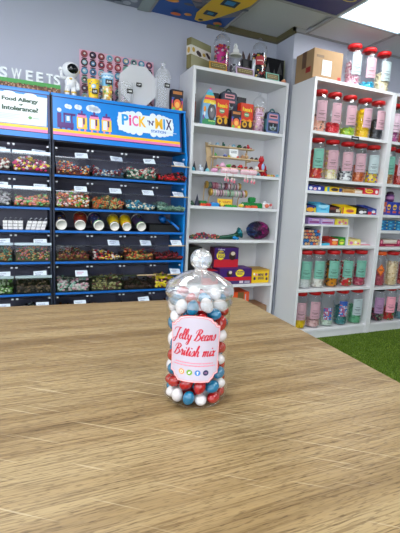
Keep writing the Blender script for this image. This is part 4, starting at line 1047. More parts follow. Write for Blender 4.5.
# ------------------------------------------------------------------ on top of the corner bookcase (top at z = 2.02)
MT = 2.0205
OLV = (148, 146, 108)
carton('gift_box', 'olive gift box with a white band of chocolates, on the corner bookcase', 'box', 1.078, 1.292, MT, MT+.203, 2.905, .045, OLV,
       [('r', 0, .45, 1, .76, (224, 220, 212)), ('e', .12, .62, .07, .08, (196, 160, 60)), ('p', [(.24, .58), (.33, .66), (.47, .60), (.52, .50), (.42, .46), (.30, .50)], (50, 30, 30)), ('e', .64, .58, .08, .06, (190, 160, 70)), ('p', [(.70, .66), (.80, .70), (.95, .60), (.97, .50), (.84, .52)], (50, 28, 30))], .42, None, (120, 112, 70), (110, 96, 70), .04,
       [('r', 0, .45, 1, .76, (216, 210, 200)), ('e', .5, .6, .3, .1, (190, 150, 60))])
def display_card(x0, x1, y, rgb, label):
    t = thing('price_card', ((x0+x1)/2, y, MT), label, 'price card', None)
    V = Vector((0, .012, .058)); fr = flat_frame((x0, y, MT+.001), (1, 0, 0), V, x1-x0, .056)
    b = MB(); b.prism([(0, 0), (1, 0), (1, 1), (0, 1)], -.003, 0, mat(rgb, .5), fr); b.patch(fr, .06, .14, .94, .86, mat((110, 96, 60), .5), .0008)
    rg = random.Random(int(x0*1000))
    for v in (.60, .38):
        u = .14
        while u < .84: w = .04+.1*rg.random(); b.patch(fr, u, v, min(u+w, .88), v+.1, mat((176, 160, 110), .5), .0014); u += w+.03
    b.build('card_face', t)
    MB().box(x0+.03, x1-.03, y+.004, y+.035, MT+.0005, MT+.004, mat(rgb, .5)).build('foot', t)
display_card(1.222, 1.362, 2.815, (206, 150, 50), 'gold-framed price card in front of the tall jar, top of the corner bookcase')
display_card(1.438, 1.590, 2.815, (200, 170, 206), 'lilac-framed price card, top of the corner bookcase')
display_card(1.697, 1.815, 2.815, (110, 180, 160), 'teal-framed price card in front of the black board, top of the corner bookcase')
VJ = [(.0001, .002), (.046, .002), (.053, .012), (.051, .06), (.050, .12), (.054, .17), (.053, .205)]
VL = [(.054, .206), (.056, .214), (.053, .224), (.046, .246), (.030, .264), (.012, .272), (.010, .278)]
def vjar(x, y, z, k, label, cols, fill, seed, size=.009, clabel='', band=None):
    t = thing('sweet_jar', (x, y, z), label, 'jar'); cc = (x, y, z)
    MB().lathe([(a*k, b_) for a, b_ in VJ], cc, CLEAR, 24).build('body', t)
    MB().lathe([(a*k, b_) for a, b_ in VL], cc, CLEAR, 24).ell((x, y, z+.292), .0155*k, CLEAR).build('lid', t)
    if band:
        fr = cyl_frame(x, y, z, .0555*k, math.radians(-112)); m_ = MB(); m_.patch(fr, -.03*k, band[0], .03*k, band[1], mat(band[2], .5), 0, 6)
        m_.patch(fr, -.02*k, (band[0]+band[1])/2-.004, .02*k, (band[0]+band[1])/2+.004, mat(band[3], .5), .001, 3); m_.build('label', t)
    rg = random.Random(seed); ms = [mat(c, .4) for c in cols]; m_ = MB(); H = .19*fill
    m_.lathe([(.0001, .006), (.036*k, .006), (.038*k, H-.008), (.0001, H-.004)], cc, ms[0], 12)
    pts = []
    for _ in range(int(150*fill)+20):
        a = rg.uniform(0, 6.283); r = (.041+.002*rg.random())*k; pts.append((x+r*math.cos(a), y+r*math.sin(a), z+rg.uniform(.012, H)))
    for _ in range(16): a = rg.uniform(0, 6.283); r = .036*k*math.sqrt(rg.random()); pts.append((x+r*math.cos(a), y+r*math.sin(a), z+H))
    blobs(m_, pts, size*.9, ms, 1, .8, rg); tag(m_.build('sweets', None, (x, y, z+.01)), clabel, 'sweets', None, 'stuff')
vjar(1.345, 2.885, MT, 1.12, 'tall domed jar of pink and purple sweets on top of the corner bookcase', [(200, 40, 130), (60, 50, 60), (210, 190, 200), (214, 70, 60), (130, 140, 60), (130, 50, 130)], 1.0, 31, .011, 'pink, purple and dark wrapped sweets filling the tall domed jar')
vjar(1.663, 2.885, MT, 1.12, 'domed jar of dark, red and yellow sweets beside the black board', [(24, 22, 30), (36, 30, 40), (190, 40, 40), (30, 70, 80), (226, 190, 50)], .98, 32, .011, 'dark, red and yellow wrapped sweets filling the jar beside the black board', (.10, .16, (170, 50, 60), (226, 200, 190)))
# short jar with a white topper
t = thing('treat_jar', (1.458, 2.88, MT), 'short clear jar with a white rabbit topper on top of the corner bookcase', 'jar'); cc = (1.458, 2.88, MT)
MB().lathe([(.0001, .002), (.040, .002), (.046, .012), (.046, .130), (.041, .142)], cc, CLEAR, 24).build('body', t)
MB().lathe([(.044, .142), (.045, .152), (.034, .160), (.0001, .163)], cc, mat((210, 210, 206), .4), 24).build('lid', t)
b = MB(); b.ell((1.458, 2.88, MT+.178), (.026, .020, .022), WHITE, None, 3); b.ell((1.452, 2.876, MT+.205), (.016, .015, .016), WHITE, None, 3)
for s_ in (-.006, .006): b.ell((1.452+s_, 2.878, MT+.222), (.004, .004, .010), WHITE)
b.ell((1.444, 2.863, MT+.206), .002, INK); b.build('topper', t)
b = MB(); rg = random.Random(44); blobs(b, [(1.458+.034*math.cos(a_), 2.88+.034*math.sin(a_), MT+z_) for a_, z_ in [(rg.uniform(0, 6.28), rg.uniform(.012, .075)) for _ in range(60)]], .009, [mat((120, 120, 130), .3, .6), mat((200, 200, 206), .3, .4), mat((70, 70, 80), .3)], 1, .8, rg)
tag(b.build('sweets', None, (1.458, 2.88, MT+.01)), 'grey and silver foil sweets inside the short jar with the rabbit topper', 'sweets', None, 'stuff')
# dark gift bag with ears
t = thing('gift_bag', (1.558, 2.89, MT), 'black gift bag with two pointed ears between the two jars', 'bag')
b = MB(); b.box(1.515, 1.602, 2.87, 2.925, MT+.001, MT+.135, mat((22, 20, 24), .3), bev=.006); b.build('bag_body', t)
for s_, lean in ((-1, -.25), (1, .12)):
    b = MB(); fr = lambda u, v, d=0, s_=s_, lean=lean: Vector((1.556+s_*.018+u+lean*v, 2.895-d, MT+.13+v)); b.prism([(-.012, 0), (.012, 0), (.009, .035), (0, .062), (-.009, .035)], 0, .008, mat((60, 30, 28), .5), fr); b.build('ear', t)
b = MB(); fr = front(1.515, 1.602, 2.87, MT, MT+.135)
draw(b, fr, [('e', .5, .45, .28, .2, (70, 60, 60)), ('e', .5, .4, .12, .09, (120, 110, 110))]); b.build('print', t)
# silver foil strip / tube next to the bag
t = thing('gift_tube', (1.612, 2.84, MT), 'narrow pale silver tube in front of the black gift bag', 'tube')
MB().lathe([(.0001, .001), (.013, .001), (.013, .13), (.010, .136), (.0001, .137)], (1.598, 2.846, MT), mat((206, 212, 220), .25, .4), 16).build('tube_body', t)
carton('picture_board', 'black board with faint grey tree drawings at the right end of the corner bookcase', 'board', 1.712, 1.905, MT, MT+.190, 2.885, .022, (14, 15, 20),
       [('r', .96, 0, 1, 1, (120, 124, 100)), ('p', [(.08, .35), (.2, .8), (.32, .35)], (24, 27, 34)), ('p', [(.38, .15), (.5, .6), (.64, .15)], (28, 31, 38)), ('p', [(.62, .4), (.78, .88), (.9, .4)], (22, 25, 32))], 0, None, (16, 18, 22), (30, 32, 36), .05, None, .85)
tag(MB().ell((1.872, 2.84, MT+.016), (.020, .016, .0155), mat((206, 130, 90), .4), None, 3).ell((1.872, 2.835, MT+.026), (.010, .008, .008), mat((240, 210, 160), .3)).build('chocolate_egg', None, (1.872, 2.84, MT)), 'small copper-coloured egg at the right front corner of the corner bookcase top', 'egg')

# ------------------------------------------------------------------ row 1 of the corner bookcase
Z1 = MZ[0]+.0005
b = MB(); b.box(1.122, 1.150, 2.87, 2.97, Z1, Z1+.19, mat((40, 24, 28), .5), bev=.003); b.box(1.121, 1.151, 2.866, 2.870, Z1+.05, Z1+.16, mat((120, 40, 36), .4)); b.box(1.124, 1.148, 2.868, 2.95, Z1+.19, Z1+.215, mat((90, 30, 34), .5), bev=.004)
tag(b.build('snack_box', None, (1.136, 2.9, Z1)), 'narrow dark red-brown box squeezed against the left side of the upper shelf', 'box')
# rainbow easter egg carton with a pointed top
t = thing('egg_carton', (1.247, 2.86, Z1), 'tall pointed rainbow egg carton with a dark round window, upper shelf', 'box')
fr = front(1.190, 1.302, 2.835, Z1, Z1+.262)
out = [(.03, 0), (.97, 0), (1, .35), (.95, .62), (.80, .80), (.62, .93), (.52, 1.0), (.44, .93), (.24, .80), (.06, .62), (0, .35)]
b = MB(); b.prism(out, -.045, 0, mat((126, 178, 220), .45), fr)
def clip(v0, v1, ins=0):
    def hw(v):
        for (a, c), (a2, c2) in zip(out[2:7], out[3:7]):
            if c <= v <= c2: return a+(a2-a)*(v-c)/(c2-c)
        return .98
    return [(1-hw(v0), v0), (hw(v0), v0), (hw(v1), v1), (1-hw(v1), v1)]
for v0, v1, c_ in ((.58, .68, (240, 196, 50)), (.68, .74, (226, 60, 90)), (.74, .80, (244, 160, 60)), (.80, .88, (70, 180, 190)), (.88, .95, (110, 170, 220)), (.95, .995, (240, 120, 170))): b.poly(fr, clip(v0, v1), mat(c_, .45), .001)
b.poly(fr, [(.02, .02), (.96, .02), (.97, .15), (.7, .20), (.3, .16), (.02, .26)], mat((50, 140, 90), .45), .001)
b.disc(fr, .68, .36, .30, .225, mat((40, 40, 54), .3), .0014, 22).disc(fr, .70, .35, .18, .15, mat((86, 84, 96), .25), .002, 18).disc(fr, .64, .42, .06, .05, mat((170, 170, 180), .2), .0025)
b.disc(fr, .17, .42, .09, .08, mat((240, 150, 60), .4), .002).disc(fr, .16, .30, .07, .07, mat((230, 230, 236), .4), .002).disc(fr, .10, .20, .06, .07, mat((120, 80, 160), .4), .002)
b.text(fr, 'Egg', .5, .565, .84, .64, mat((250, 240, 120), .4), .002).text(fr, 'Surprise', .45, .09, .92, .15, mat((200, 236, 120), .4), .002); b.build('carton_body', t)
OR = (214, 52, 16)
reese = [('r', 0, 0, 1, .34, (60, 28, 20)), ('p', [(.0, .34), (.25, .42), (.5, .36), (.75, .44), (1, .34)], (232, 150, 30)), ('t', "Reese's", .14, .70, .88, .86, (244, 214, 40)), ('e', .48, .58, .22, .09, (110, 150, 110)), ('r', .34, .56, .64, .6, (220, 230, 200)), ('e', .34, .22, .20, .12, (224, 170, 30)), ('e', .36, .22, .10, .06, (90, 44, 24)), ('e', .8, .24, .12, .12, (232, 176, 40))]
carton('chocolate_box', 'orange box with yellow lettering beside the rainbow egg carton', 'box', 1.306, 1.412, Z1, Z1+.200, 2.850, .055, OR, reese, -.06, 'orange chocolate boxes on the upper shelf')
carton('chocolate_box', 'orange box with yellow lettering beside the pink jar', 'box', 1.512, 1.624, Z1, Z1+.198, 2.850, .055, OR, reese, .04, 'orange chocolate boxes on the upper shelf')
carton('snack_box', 'small rainbow-printed box standing between the two orange boxes', 'box', 1.420, 1.503, Z1, Z1+.128, 2.815, .035, (34, 28, 40), GLOW, .05)
BKB = [('r', .05, .30, .95, .8, (80, 70, 90)), ('e', .5, .35, .3, .25, (206, 60, 110)), ('t', 'Galaxy', .15, .6, .85, .78, (200, 170, 150))]
carton('snack_box', 'black box with pink print behind the left orange box', 'box', 1.290, 1.368, Z1, Z1+.262, 2.945, .04, (26, 24, 36), BKB, -.1)
carton('snack_box', 'black box with pink print behind the right orange box', 'box', 1.530, 1.608, Z1, Z1+.262, 2.945, .04, (26, 24, 36), BKB, .08)
def backpack(x0, x1, z0, h, y, rgb, label, strap):
    t = thing('backpack_tin', ((x0+x1)/2, y, z0), label, 'tin', 'backpack-shaped tins on the upper shelf'); w = x1-x0; fr = front(x0, x1, y, z0, z0+h)
    o = []; 
    for cx, cy, a0 in ((.80, .66, 0), (.20, .66, 90)):
        for k in range(6): a = math.radians(a0+18*k); o.append((cx+.2*math.cos(a), cy+.18*math.sin(a)))
    o += [(0, .08), (.06, 0), (.94, 0), (1, .08)]
    b = MB(); b.prism(o, -.05, 0, mat((30, 40, 58), .4), fr); b.prism([(.5+(a-.5)*.88, .43+(c-.43)*.9) for a, c in o], 0, .005, mat(rgb, .4), fr)
    draw(b, lambda u, v, d=0: fr(u, v, d+.005), [('r', .2, .58, .8, .74, (220, 150, 160)), ('r', .26, .63, .74, .69, (60, 40, 60)), ('r', .16, .10, .84, .50, (40, 50, 70)), ('r', .16, .42, .84, .50, (206, 140, 150)), ('e', .5, .25, .24, .12, (150, 170, 180)), ('e', .38, .33, .1, .07, (30, 30, 36)), ('e', .62, .33, .1, .07, (30, 30, 36)), ('e', .5, .19, .12, .05, (90, 110, 90))])
    b.build('tin_body', t)
    hb = MB(); P = [fr(.5+.17*math.cos(a), .82+.13*math.sin(a), -.02) for a in [math.pi*k/8 for k in range(9)]]; hb.tube(P, .007, mat(strap, .4), 8); hb.build('handle', t)
    for u in (.03, .97):
        sb = MB(); sb.box(fr(u, 0, 0).x-.006, fr(u, 0, 0).x+.006, y-.004, y+.03, z0+.03, z0+h*.55, mat(strap, .4), bev=.002); sb.build('side_pocket', t)
# the rear one stands on a small box so that its head shows over the boxes
carton('snack_box', 'plain dark box between the orange boxes, carrying the rear backpack tin', 'box', 1.385, 1.505, Z1, Z1+.118, 2.90, .09, (36, 34, 44), [])
backpack(1.375, 1.512, Z1+.1188, .190, 2.915, (52, 60, 84), 'dark blue backpack-shaped tin raised behind the orange boxes', (40, 74, 84))
backpack(1.745, 1.875, Z1, .200, 2.855, (100, 120, 170), 'pale blue backpack-shaped tin at the right end of the upper shelf', (60, 110, 116))
vjar(1.690, 2.880, Z1, .95, 'domed jar of pale pink and yellow sweets beside the pale blue backpack tin', [(226, 180, 200), (232, 216, 150), (220, 200, 210), (190, 130, 160)], .98, 35, .009, 'pale pink and yellow sweets filling the jar beside the backpack-shaped tin', (.115, .145, (226, 190, 220), (150, 70, 110)))
# ------------------------------------------------------------------ row 2: three-tier wooden rack with small novelties
Z2 = MZ[1]+.0005
t = thing('display_rack', (1.5, 2.90, Z2), 'pale wooden three-tier rack of little novelties on the second shelf', 'rack')
TIERS = [(1.292, 1.698, 1.513, 2.95), (1.307, 1.730, 1.428, 2.90), (1.310, 1.742, 1.346, 2.85)]
for x0, x1, z, y in TIERS: box_obj('tier', x0, x1, y-.03, y+.03, z-.010, z, PALEWOOD, t, .001)
for x in (1.36, 1.66):
    b = MB(); b.prism([(2.985, Z2), (2.972, Z2), (2.972, 1.325), (2.855, 1.325), (2.855, 1.336), (2.972, 1.336), (2.972, 1.408), (2.905, 1.408), (2.905, 1.418), (2.972, 1.418), (2.972, 1.503), (2.985, 1.503)], x-.004, x+.004, PALEWOOD, lambda u, v, d: Vector((d, u, v))); b.build('side_support', t)
b = MB(); b.prism([(1.300, 1.3005), (1.335, 1.3005), (1.335, 1.345), (1.345, 1.43), (1.325, 1.53), (1.285, 1.535), (1.300, 1.43)], 0, .008, PALEWOOD, lambda u, v, d: Vector((u, 2.975-d, v))); b.build('curved_end', t)
def novelty(kind, x, y, z, s, rgb, label, rgb2=(230, 230, 230)):
    b = MB(); m1 = mat(rgb, .4); m2 = mat(rgb2, .4)
    if kind == 'bird': b.ell((x, y, z+.42*s), (.5*s, .42*s, .42*s), m1); b.ell((x-.25*s, y-.1*s, z+.95*s), .28*s, m1); b.ell((x-.5*s, y-.2*s, z+.92*s), (.14*s, .07*s, .06*s), m2)
    if kind == 'car': b.box(x-.6*s, x+.6*s, y-.3*s, y+.3*s, z+.15*s, z+.5*s, m1, bev=.08*s); b.box(x-.3*s, x+.35*s, y-.25*s, y+.25*s, z+.48*s, z+.8*s, m2, bev=.07*s); [b.lathe([(.0001, -.34*s), (.17*s, -.34*s), (.17*s, .34*s), (.0001, .34*s)], (x+q*s, y, z+.18*s), BLACK, 10, Matrix.Rotation(math.pi/2, 4, 'X')) for q in (-.35, .35)]
    if kind == 'dome': b.lathe([(.5*s, .0), (.5*s, .2*s), (.42*s, .5*s), (.25*s, .68*s), (.0001, .75*s)], (x, y, z), m1, 14); b.lathe([(.0001, .0), (.55*s, .0), (.55*s, .12*s)], (x, y, z+.0002), m2, 14); b.ell((x, y, z+.78*s), .1*s, m2)
    if kind == 'cone': b.lathe([(.0001, 0), (.38*s, .0), (.36*s, .08*s), (.03*s, 1.5*s), (.0001, 1.55*s)], (x, y, z), m1, 14); b.lathe([(.40*s, .0), (.42*s, .1*s), (.36*s, .14*s)], (x, y, z+.0002), m2, 14)
    if kind == 'blob': b.ell((x, y, z+.35*s), (.6*s, .4*s, .35*s), m1); b.ell((x+.3*s, y-.1*s, z+.55*s), .22*s, m2); b.ell((x-.35*s, y-.12*s, z+.42*s), .16*s, m1)
    o = b.build('novelty_toy', None, (x, y, z)); return tag(o, label, 'toy')
T1, T2, T3 = TIERS
for k, (kd, dx, s, c1, c2, lb) in enumerate([('dome', .022, .030, (200, 196, 190), (150, 150, 150), 'pale grey toy at the left end of the top tier'), ('dome', .085, .034, (140, 180, 206), (220, 226, 230), 'light blue domed toy, left part of the top tier'), ('bird', .140, .026, (40, 100, 90), (60, 140, 110), 'dark teal toy, between two pale blue ones on the top tier'),
     ('dome', .190, .026, (214, 200, 196), (180, 170, 170), 'cream toy near the middle of the top tier'), ('dome', .228, .034, (130, 176, 200), (200, 210, 216), 'light blue domed toy, middle of the top tier'), ('car', .280, .032, (40, 110, 60), (30, 60, 40), 'green toy vehicle on the top tier'),
     ('car', .330, .024, (60, 24, 30), (90, 30, 36), 'dark red toy vehicle on the top tier'), ('bird', .362, .028, (200, 26, 36), (220, 60, 50), 'red bird-like toy near the right end of the top tier'), ('blob', .387, .014, (200, 30, 40), (220, 60, 60), 'tiny red toy at the right end of the top tier')]):
    novelty(kd, T1[0]+dx, T1[3]-.005, T1[2]+.0005, s, c1, lb, c2)
for kd, dx, s, c1, c2, lb in [('bird', .035, .020, (80, 170, 80), (120, 200, 100), 'green bird-like toy at the left of the middle tier'), ('car', .115, .026, (110, 120, 190), (150, 160, 214), 'lilac-blue toy vehicle on the middle tier'), ('dome', .150, .022, (200, 180, 50), (150, 140, 40), 'mustard yellow toy on the middle tier'),
     ('blob', .225, .020, (220, 60, 40), (226, 90, 60), 'orange-red toy in front of the little price card'), ('dome', .270, .036, (176, 130, 90), (150, 110, 80), 'brown domed toy on the middle tier'), ('bird', .305, .036, (186, 150, 110), (220, 206, 190), 'tan animal toy on the middle tier'), ('car', .355, .022, (90, 60, 50), (60, 40, 40), 'small dark toy vehicle on the middle tier'), ('car', .395, .022, (60, 56, 60), (40, 40, 44), 'black toy vehicle at the right end of the middle tier')]:
    novelty(kd, T2[0]+dx, T2[3]-.010, T2[2]+.0005, s, c1, lb, c2)
fr = flat_frame((1.462, 2.882+.012, 1.442), (1, 0, .03), (0, .008, .05), .078, .052); b = MB(); b.prism([(0, 0), (1, 0), (1, 1), (0, 1)], 0, .0015, WHITE, fr)
for v in (.62, .40): b.patch(fr, .14, v, .82, v+.12, mat((130, 140, 150), .5), .002)
b.box(1.476, 1.526, 2.888, 2.900, 1.4285, 1.444, WHITE); tag(b.build('price_card', None, (1.49, 2.888, 1.4245)), 'small white price card on the middle tier of the wooden rack', 'price card')
for kd, dx, s, c1, c2, lb in [('blob', .028, .018, (206, 30, 40), (220, 50, 50), 'small red toy at the left of the bottom tier'), ('dome', .070, .042, (226, 170, 200), (206, 140, 180), 'pale pink domed toy on the bottom tier'), ('blob', .122, .034, (70, 160, 40), (90, 180, 60), 'bright green toy on the bottom tier'), ('car', .168, .030, (130, 20, 30), (60, 16, 24), 'dark red toy vehicle beside the green toy, bottom tier'),
     ('car', .225, .034, (214, 20, 30), (190, 16, 26), 'bright red toy vehicle in the middle of the bottom tier'), ('blob', .275, .026, (170, 30, 40), (70, 30, 40), 'dark red toy right of the bright red vehicle, bottom tier'), ('car', .322, .026, (120, 30, 34), (60, 50, 50), 'maroon toy vehicle beside the white toy, bottom tier'), ('dome', .372, .038, (226, 224, 222), (190, 190, 196), 'white domed toy on the bottom tier')]:
    novelty(kd, T3[0]+dx, T3[3]-.010, T3[2]+.0005, s, c1, lb, c2)
# red hooded plush at the right end of the rack
t = thing('soft_toy', (1.765, 2.90, Z2), 'red soft toy with a pale blue front, drooping at the right end of the rack', 'soft toy')
px_ = 1.742; b = MB(); RD = mat((190, 24, 36), .6, bump=.3, scale=200)
b.ell((px_+.01, 2.875, Z2+.060), (.030, .028, .055), RD, Matrix.Rotation(-.25, 3, 'Y'), 3); b.ell((px_-.004, 2.868, Z2+.128), (.024, .022, .022), RD, None, 3)
for s_ in (-1, 1): b.tube([(px_+s_*.018, 2.868, Z2+.098), (px_+s_*.034, 2.860, Z2+.070), (px_+s_*.040, 2.853, Z2+.045)], [.010, .009, .008], RD, 10)
for s_ in (-1, 1): b.tube([(px_+.014+s_*.012, 2.862, Z2+.028), (px_+.016+s_*.020, 2.850, Z2+.013), (px_+.016+s_*.024, 2.838, Z2+.010)], [.011, .010, .009], RD, 10)
b.ell((px_-.012, 2.866, Z2+.152), (.006, .005, .010), RD); b.ell((px_+.006, 2.866, Z2+.152), (.006, .005, .010), RD); b.build('plush_body', t)
MB().ell((px_+.004, 2.848, Z2+.075), (.014, .009, .028), mat((150, 176, 220), .5), None, 3).build('tummy', t)
def bagged(x0, x1, z, label):
    b = MB(); cx = (x0+x1)/2; m_ = mat((236, 176, 194), .45); m2 = mat((232, 200, 210), .4)
    b.box(x0, x1, 2.812, 2.832, z+.0005, z+.040, m_, bev=.009)
    for q in (-.35, -.1, .15, .38): b.ell((cx+q*(x1-x0), 2.812, z+.020), (.014, .006, .013), m2)
    tag(b.build('sweet_bag', None, (cx, 2.82, z)), label, 'bag', 'pink bags in front of the rack')
bagged(1.362, 1.432, Z2, 'pink bag of sweets, leftmost under the wooden rack'); bagged(1.436, 1.502, Z2, 'pink bag of sweets, second from left under the wooden rack')
bagged(1.530, 1.600, Z2, 'pink bag of sweets, third from left under the wooden rack'); bagged(1.604, 1.672, Z2, 'pink bag of sweets, rightmost under the wooden rack')
for i, (x, dz, lb) in enumerate(((1.400, 0, 'leftmost'), (1.455, -.008, 'second from left'), (1.570, .004, 'third from left'), (1.630, -.004, 'rightmost'))):
    t = thing('charm', (x, 2.798, 1.295), 'pink and white charm hanging over the shelf edge, '+lb+' of the four', 'charm', 'charms hanging over the shelf edge')
    b = MB(); b.tube([(x+.002, 2.8085, 1.3015), (x, 2.799, 1.3015), (x-.001, 2.797, 1.288), (x, 2.797, 1.276+dz)], .0018, mat((190, 160, 110), .5), 6); b.build('cord', t)
    for s_, c_ in ((-1, (240, 150, 170)), (1, (232, 120, 140))):
        b = MB(); b.ell((x+s_*.010, 2.795, 1.268+dz-.004*(s_ > 0)), (.006, .005, .011), mat((236, 220, 214), .4)); b.ell((x+s_*.013, 2.795, 1.250+dz-.004*(s_ > 0)), (.009, .006, .013), mat(c_, .4), Matrix.Rotation(s_*.3, 3, 'Y')); b.build('pendant', t)
novelty('dome', 1.135, 2.835, Z2, .036, (50, 150, 176), 'small teal toy at the left end of the second shelf', (60, 160, 190))
novelty('cone', 1.172, 2.90, Z2, .050, (26, 26, 46), 'dark cone behind the white toy, left end of the second shelf', (60, 60, 90))
novelty('bird', 1.205, 2.84, Z2, .042, (196, 204, 216), 'white animal toy between the two dark cones', (220, 220, 226))
novelty('cone', 1.268, 2.89, Z2, .055, (24, 28, 48), 'dark cone beside the wooden rack, second shelf', (40, 50, 70))
novelty('dome', 1.252, 2.828, Z2, .034, (120, 196, 210), 'pale cyan toy in front of the dark cone beside the rack', (180, 210, 216))
novelty('blob', 1.310, 2.828, Z2, .048, (226, 160, 200), 'pink and lilac toy lying at the foot of the wooden rack', (190, 120, 170))
novelty('cone', 1.808, 2.90, Z2, .042, (30, 34, 60), 'dark blue cone right of the red soft toy', (50, 50, 80))
novelty('dome', 1.690, 2.825, Z2, .028, (60, 140, 160), 'teal toy just right of the pink bags', (90, 90, 60))
novelty('dome', 1.792, 2.83, Z2, .026, (226, 176, 50), 'amber toy, left of the small row at the right end of the second shelf', (160, 120, 60)); novelty('dome', 1.820, 2.83, Z2, .024, (210, 190, 60), 'yellow-green toy between the amber and the orange ones', (140, 130, 60))
novelty('dome', 1.846, 2.84, Z2, .024, (214, 120, 50), 'orange toy at the right end of the second shelf', (150, 90, 60)); novelty('dome', 1.862, 2.815, Z2, .030, (120, 190, 210), 'pale blue toy at the very right end of the second shelf', (190, 206, 216))

# ------------------------------------------------------------------ row 3: bracelets and toy bricks
Z3 = MZ[2]+.0005
t = thing('bracelet_stand', (1.42, 2.90, Z3), 'stand with two horizontal rolls wound with colourful bracelets', 'stand')
for (x0, x1, z, y, pal) in ((1.290, 1.590, Z3+.164, 2.93, [(60, 50, 80), (150, 60, 90), (200, 180, 200), (90, 130, 120), (190, 120, 140), (220, 210, 210)]), (1.305, 1.622, Z3+.108, 2.88, [(226, 216, 214), (206, 160, 190), (90, 60, 70), (150, 190, 160), (230, 200, 210)])):
    rg = random.Random(int(z*1000)); b = MB(); b.lathe([(.0001, 0), (.012, 0), (.012, x1-x0), (.0001, x1-x0)], (x0, y, z), PALEWOOD, 12, Matrix.Rotation(math.pi/2, 4, 'Y')); b.build('roll', t)
    for k, xx in enumerate([x0+.006, x1-.006]): MB().lathe([(.0001, -.008), (.028, -.008), (.030, 0), (.028, .008), (.0001, .008)], (xx, y, z), mat((190, 150, 70), .35, .4), 16, Matrix.Rotation(math.pi/2, 4, 'Y')).build('end_cap', t)
    n = 26
    for k in range(n):
        xx = x0+.022+(x1-x0-.044)*k/(n-1); b = MB(); r = .024+.003*rg.random(); m_ = mat(rg.choice(pal), .5)
        tl = Matrix.Rotation(math.pi/2+rg.uniform(-.12, .12), 4, 'Y')
        b.lathe([(r, -.004), (r+.003, 0), (r, .004)], (xx, y, z-.004), m_, 12, tl); b.build('bracelet', t)
for x in (1.285, 1.545):
    b = MB(); b.tube([(x, 2.945, Z3+.16), (x, 2.955, Z3+.08), (x, 2.96, Z3)], .005, PALEWOOD, 8); b.tube([(x+.03, 2.885, Z3+.105), (x+.03, 2.92, Z3+.06), (x+.03, 2.93, Z3)], .005, PALEWOOD, 8); b.build('upright', t)
fr = flat_frame((1.354, 2.835, Z3+.016), (1, 0, 0), (0, .006, .045), .126, .044); b = MB(); b.prism([(0, 0), (1, 0), (1, 1), (0, 1)], -.002, 0, mat((236, 190, 50), .5), fr)
b.text(fr, 'BRACELETS', .1, .35, .9, .65, mat((180, 90, 30), .5), .001); b.box(1.36, 1.474, 2.836, 2.850, Z3, Z3+.018, mat((120, 40, 50), .5))
tag(b.build('price_card', None, (1.417, 2.84, Z3)), 'yellow card standing under the bracelet rolls', 'price card')
def brick(x0, x1, y0, y1, z, h, rgb, label, studs=True):
    b = MB(); m_ = mat(rgb, .35); b.box(x0, x1, y0, y1, z, z+h, m_, bev=.0015)
    if studs:
        nx = max(1, round((x1-x0)/.02)); ny = max(1, round((y1-y0)/.022))
        for i in range(nx):
            for j in range(ny): b.lathe([(.006, 0), (.006, .005), (.0001, .005)], (x0+(x1-x0)*(i+.5)/nx, y0+(y1-y0)*(j+.5)/ny, z+h), m_, 10)
    tag(b.build('toy_brick', None, ((x0+x1)/2, (y0+y1)/2, z)), label, 'toy brick', 'chunky toy bricks on the third shelf')
novelty('cone', 1.188, 2.85, Z3, .056, (24, 30, 56), 'dark blue cone at the left end of the third shelf', (50, 50, 80))
novelty('bird', 1.160, 2.87, Z3, .030, (60, 100, 80), 'dull green toy left of the dark cone on the third shelf', (90, 90, 80))
GRN = (20, 128, 60)
brick(1.218, 1.274, 2.85, 2.90, Z3, .034, GRN, 'green toy brick behind the red ones, left part of the third shelf')
brick(1.205, 1.245, 2.812, 2.836, Z3, .016, (226, 80, 40), 'orange-red toy brick at the left front of the third shelf'); brick(1.248, 1.290, 2.812, 2.836, Z3, .018, (206, 40, 40), 'red toy brick left of the blue one')
brick(1.294, 1.360, 2.815, 2.85, Z3, .024, (50, 140, 210), 'blue toy brick on the third shelf')
novelty('bird', 1.388, 2.822, Z3, .034, (240, 210, 60), 'yellow and white toy in front of the yellow card', (230, 230, 220))
brick(1.418, 1.470, 2.812, 2.834, Z3, .014, (40, 160, 70), 'flat green toy brick right of the yellow toy'); brick(1.474, 1.512, 2.812, 2.834, Z3, .012, (60, 170, 60), 'flat lighter green toy brick in the middle of the third shelf')
novelty('blob', 1.555, 2.825, Z3, .040, (236, 200, 70), 'pale yellow toy between the flat green and the orange bricks', (226, 226, 200))
brick(1.594, 1.654, 2.85, 2.90, Z3, .038, GRN, 'green toy brick left of the tall green stack'); 
brick(1.655, 1.703, 2.855, 2.90, Z3, .040, GRN, 'lower brick of the tall green stack'); brick(1.655, 1.703, 2.855, 2.90, Z3+.0455, .036, GRN, 'upper brick of the tall green stack')
brick(1.704, 1.765, 2.85, 2.895, Z3, .036, GRN, 'green toy brick right of the tall green stack')
brick(1.590, 1.640, 2.812, 2.836, Z3, .014, (226, 90, 50), 'orange toy brick in front of the green stack, left'); brick(1.645, 1.700, 2.812, 2.836, Z3, .015, (230, 90, 50), 'orange toy brick in front of the green stack, right')
b = MB(); b.box(1.768, 1.862, 2.84, 2.89, Z3, Z3+.045, mat((226, 222, 224), .4), bev=.014); b.ell((1.80, 2.835, Z3+.022), (.022, .008, .016), mat((226, 120, 90), .4)); b.ell((1.838, 2.838, Z3+.03), (.014, .006, .012), mat((200, 90, 90), .4)); b.ell((1.79, 2.86, Z3+.048), (.018, .016, .012), mat((210, 214, 222), .4))
tag(b.build('sweet_bag', None, (1.815, 2.86, Z3)), 'white packet with red marks at the right end of the third shelf', 'packet')

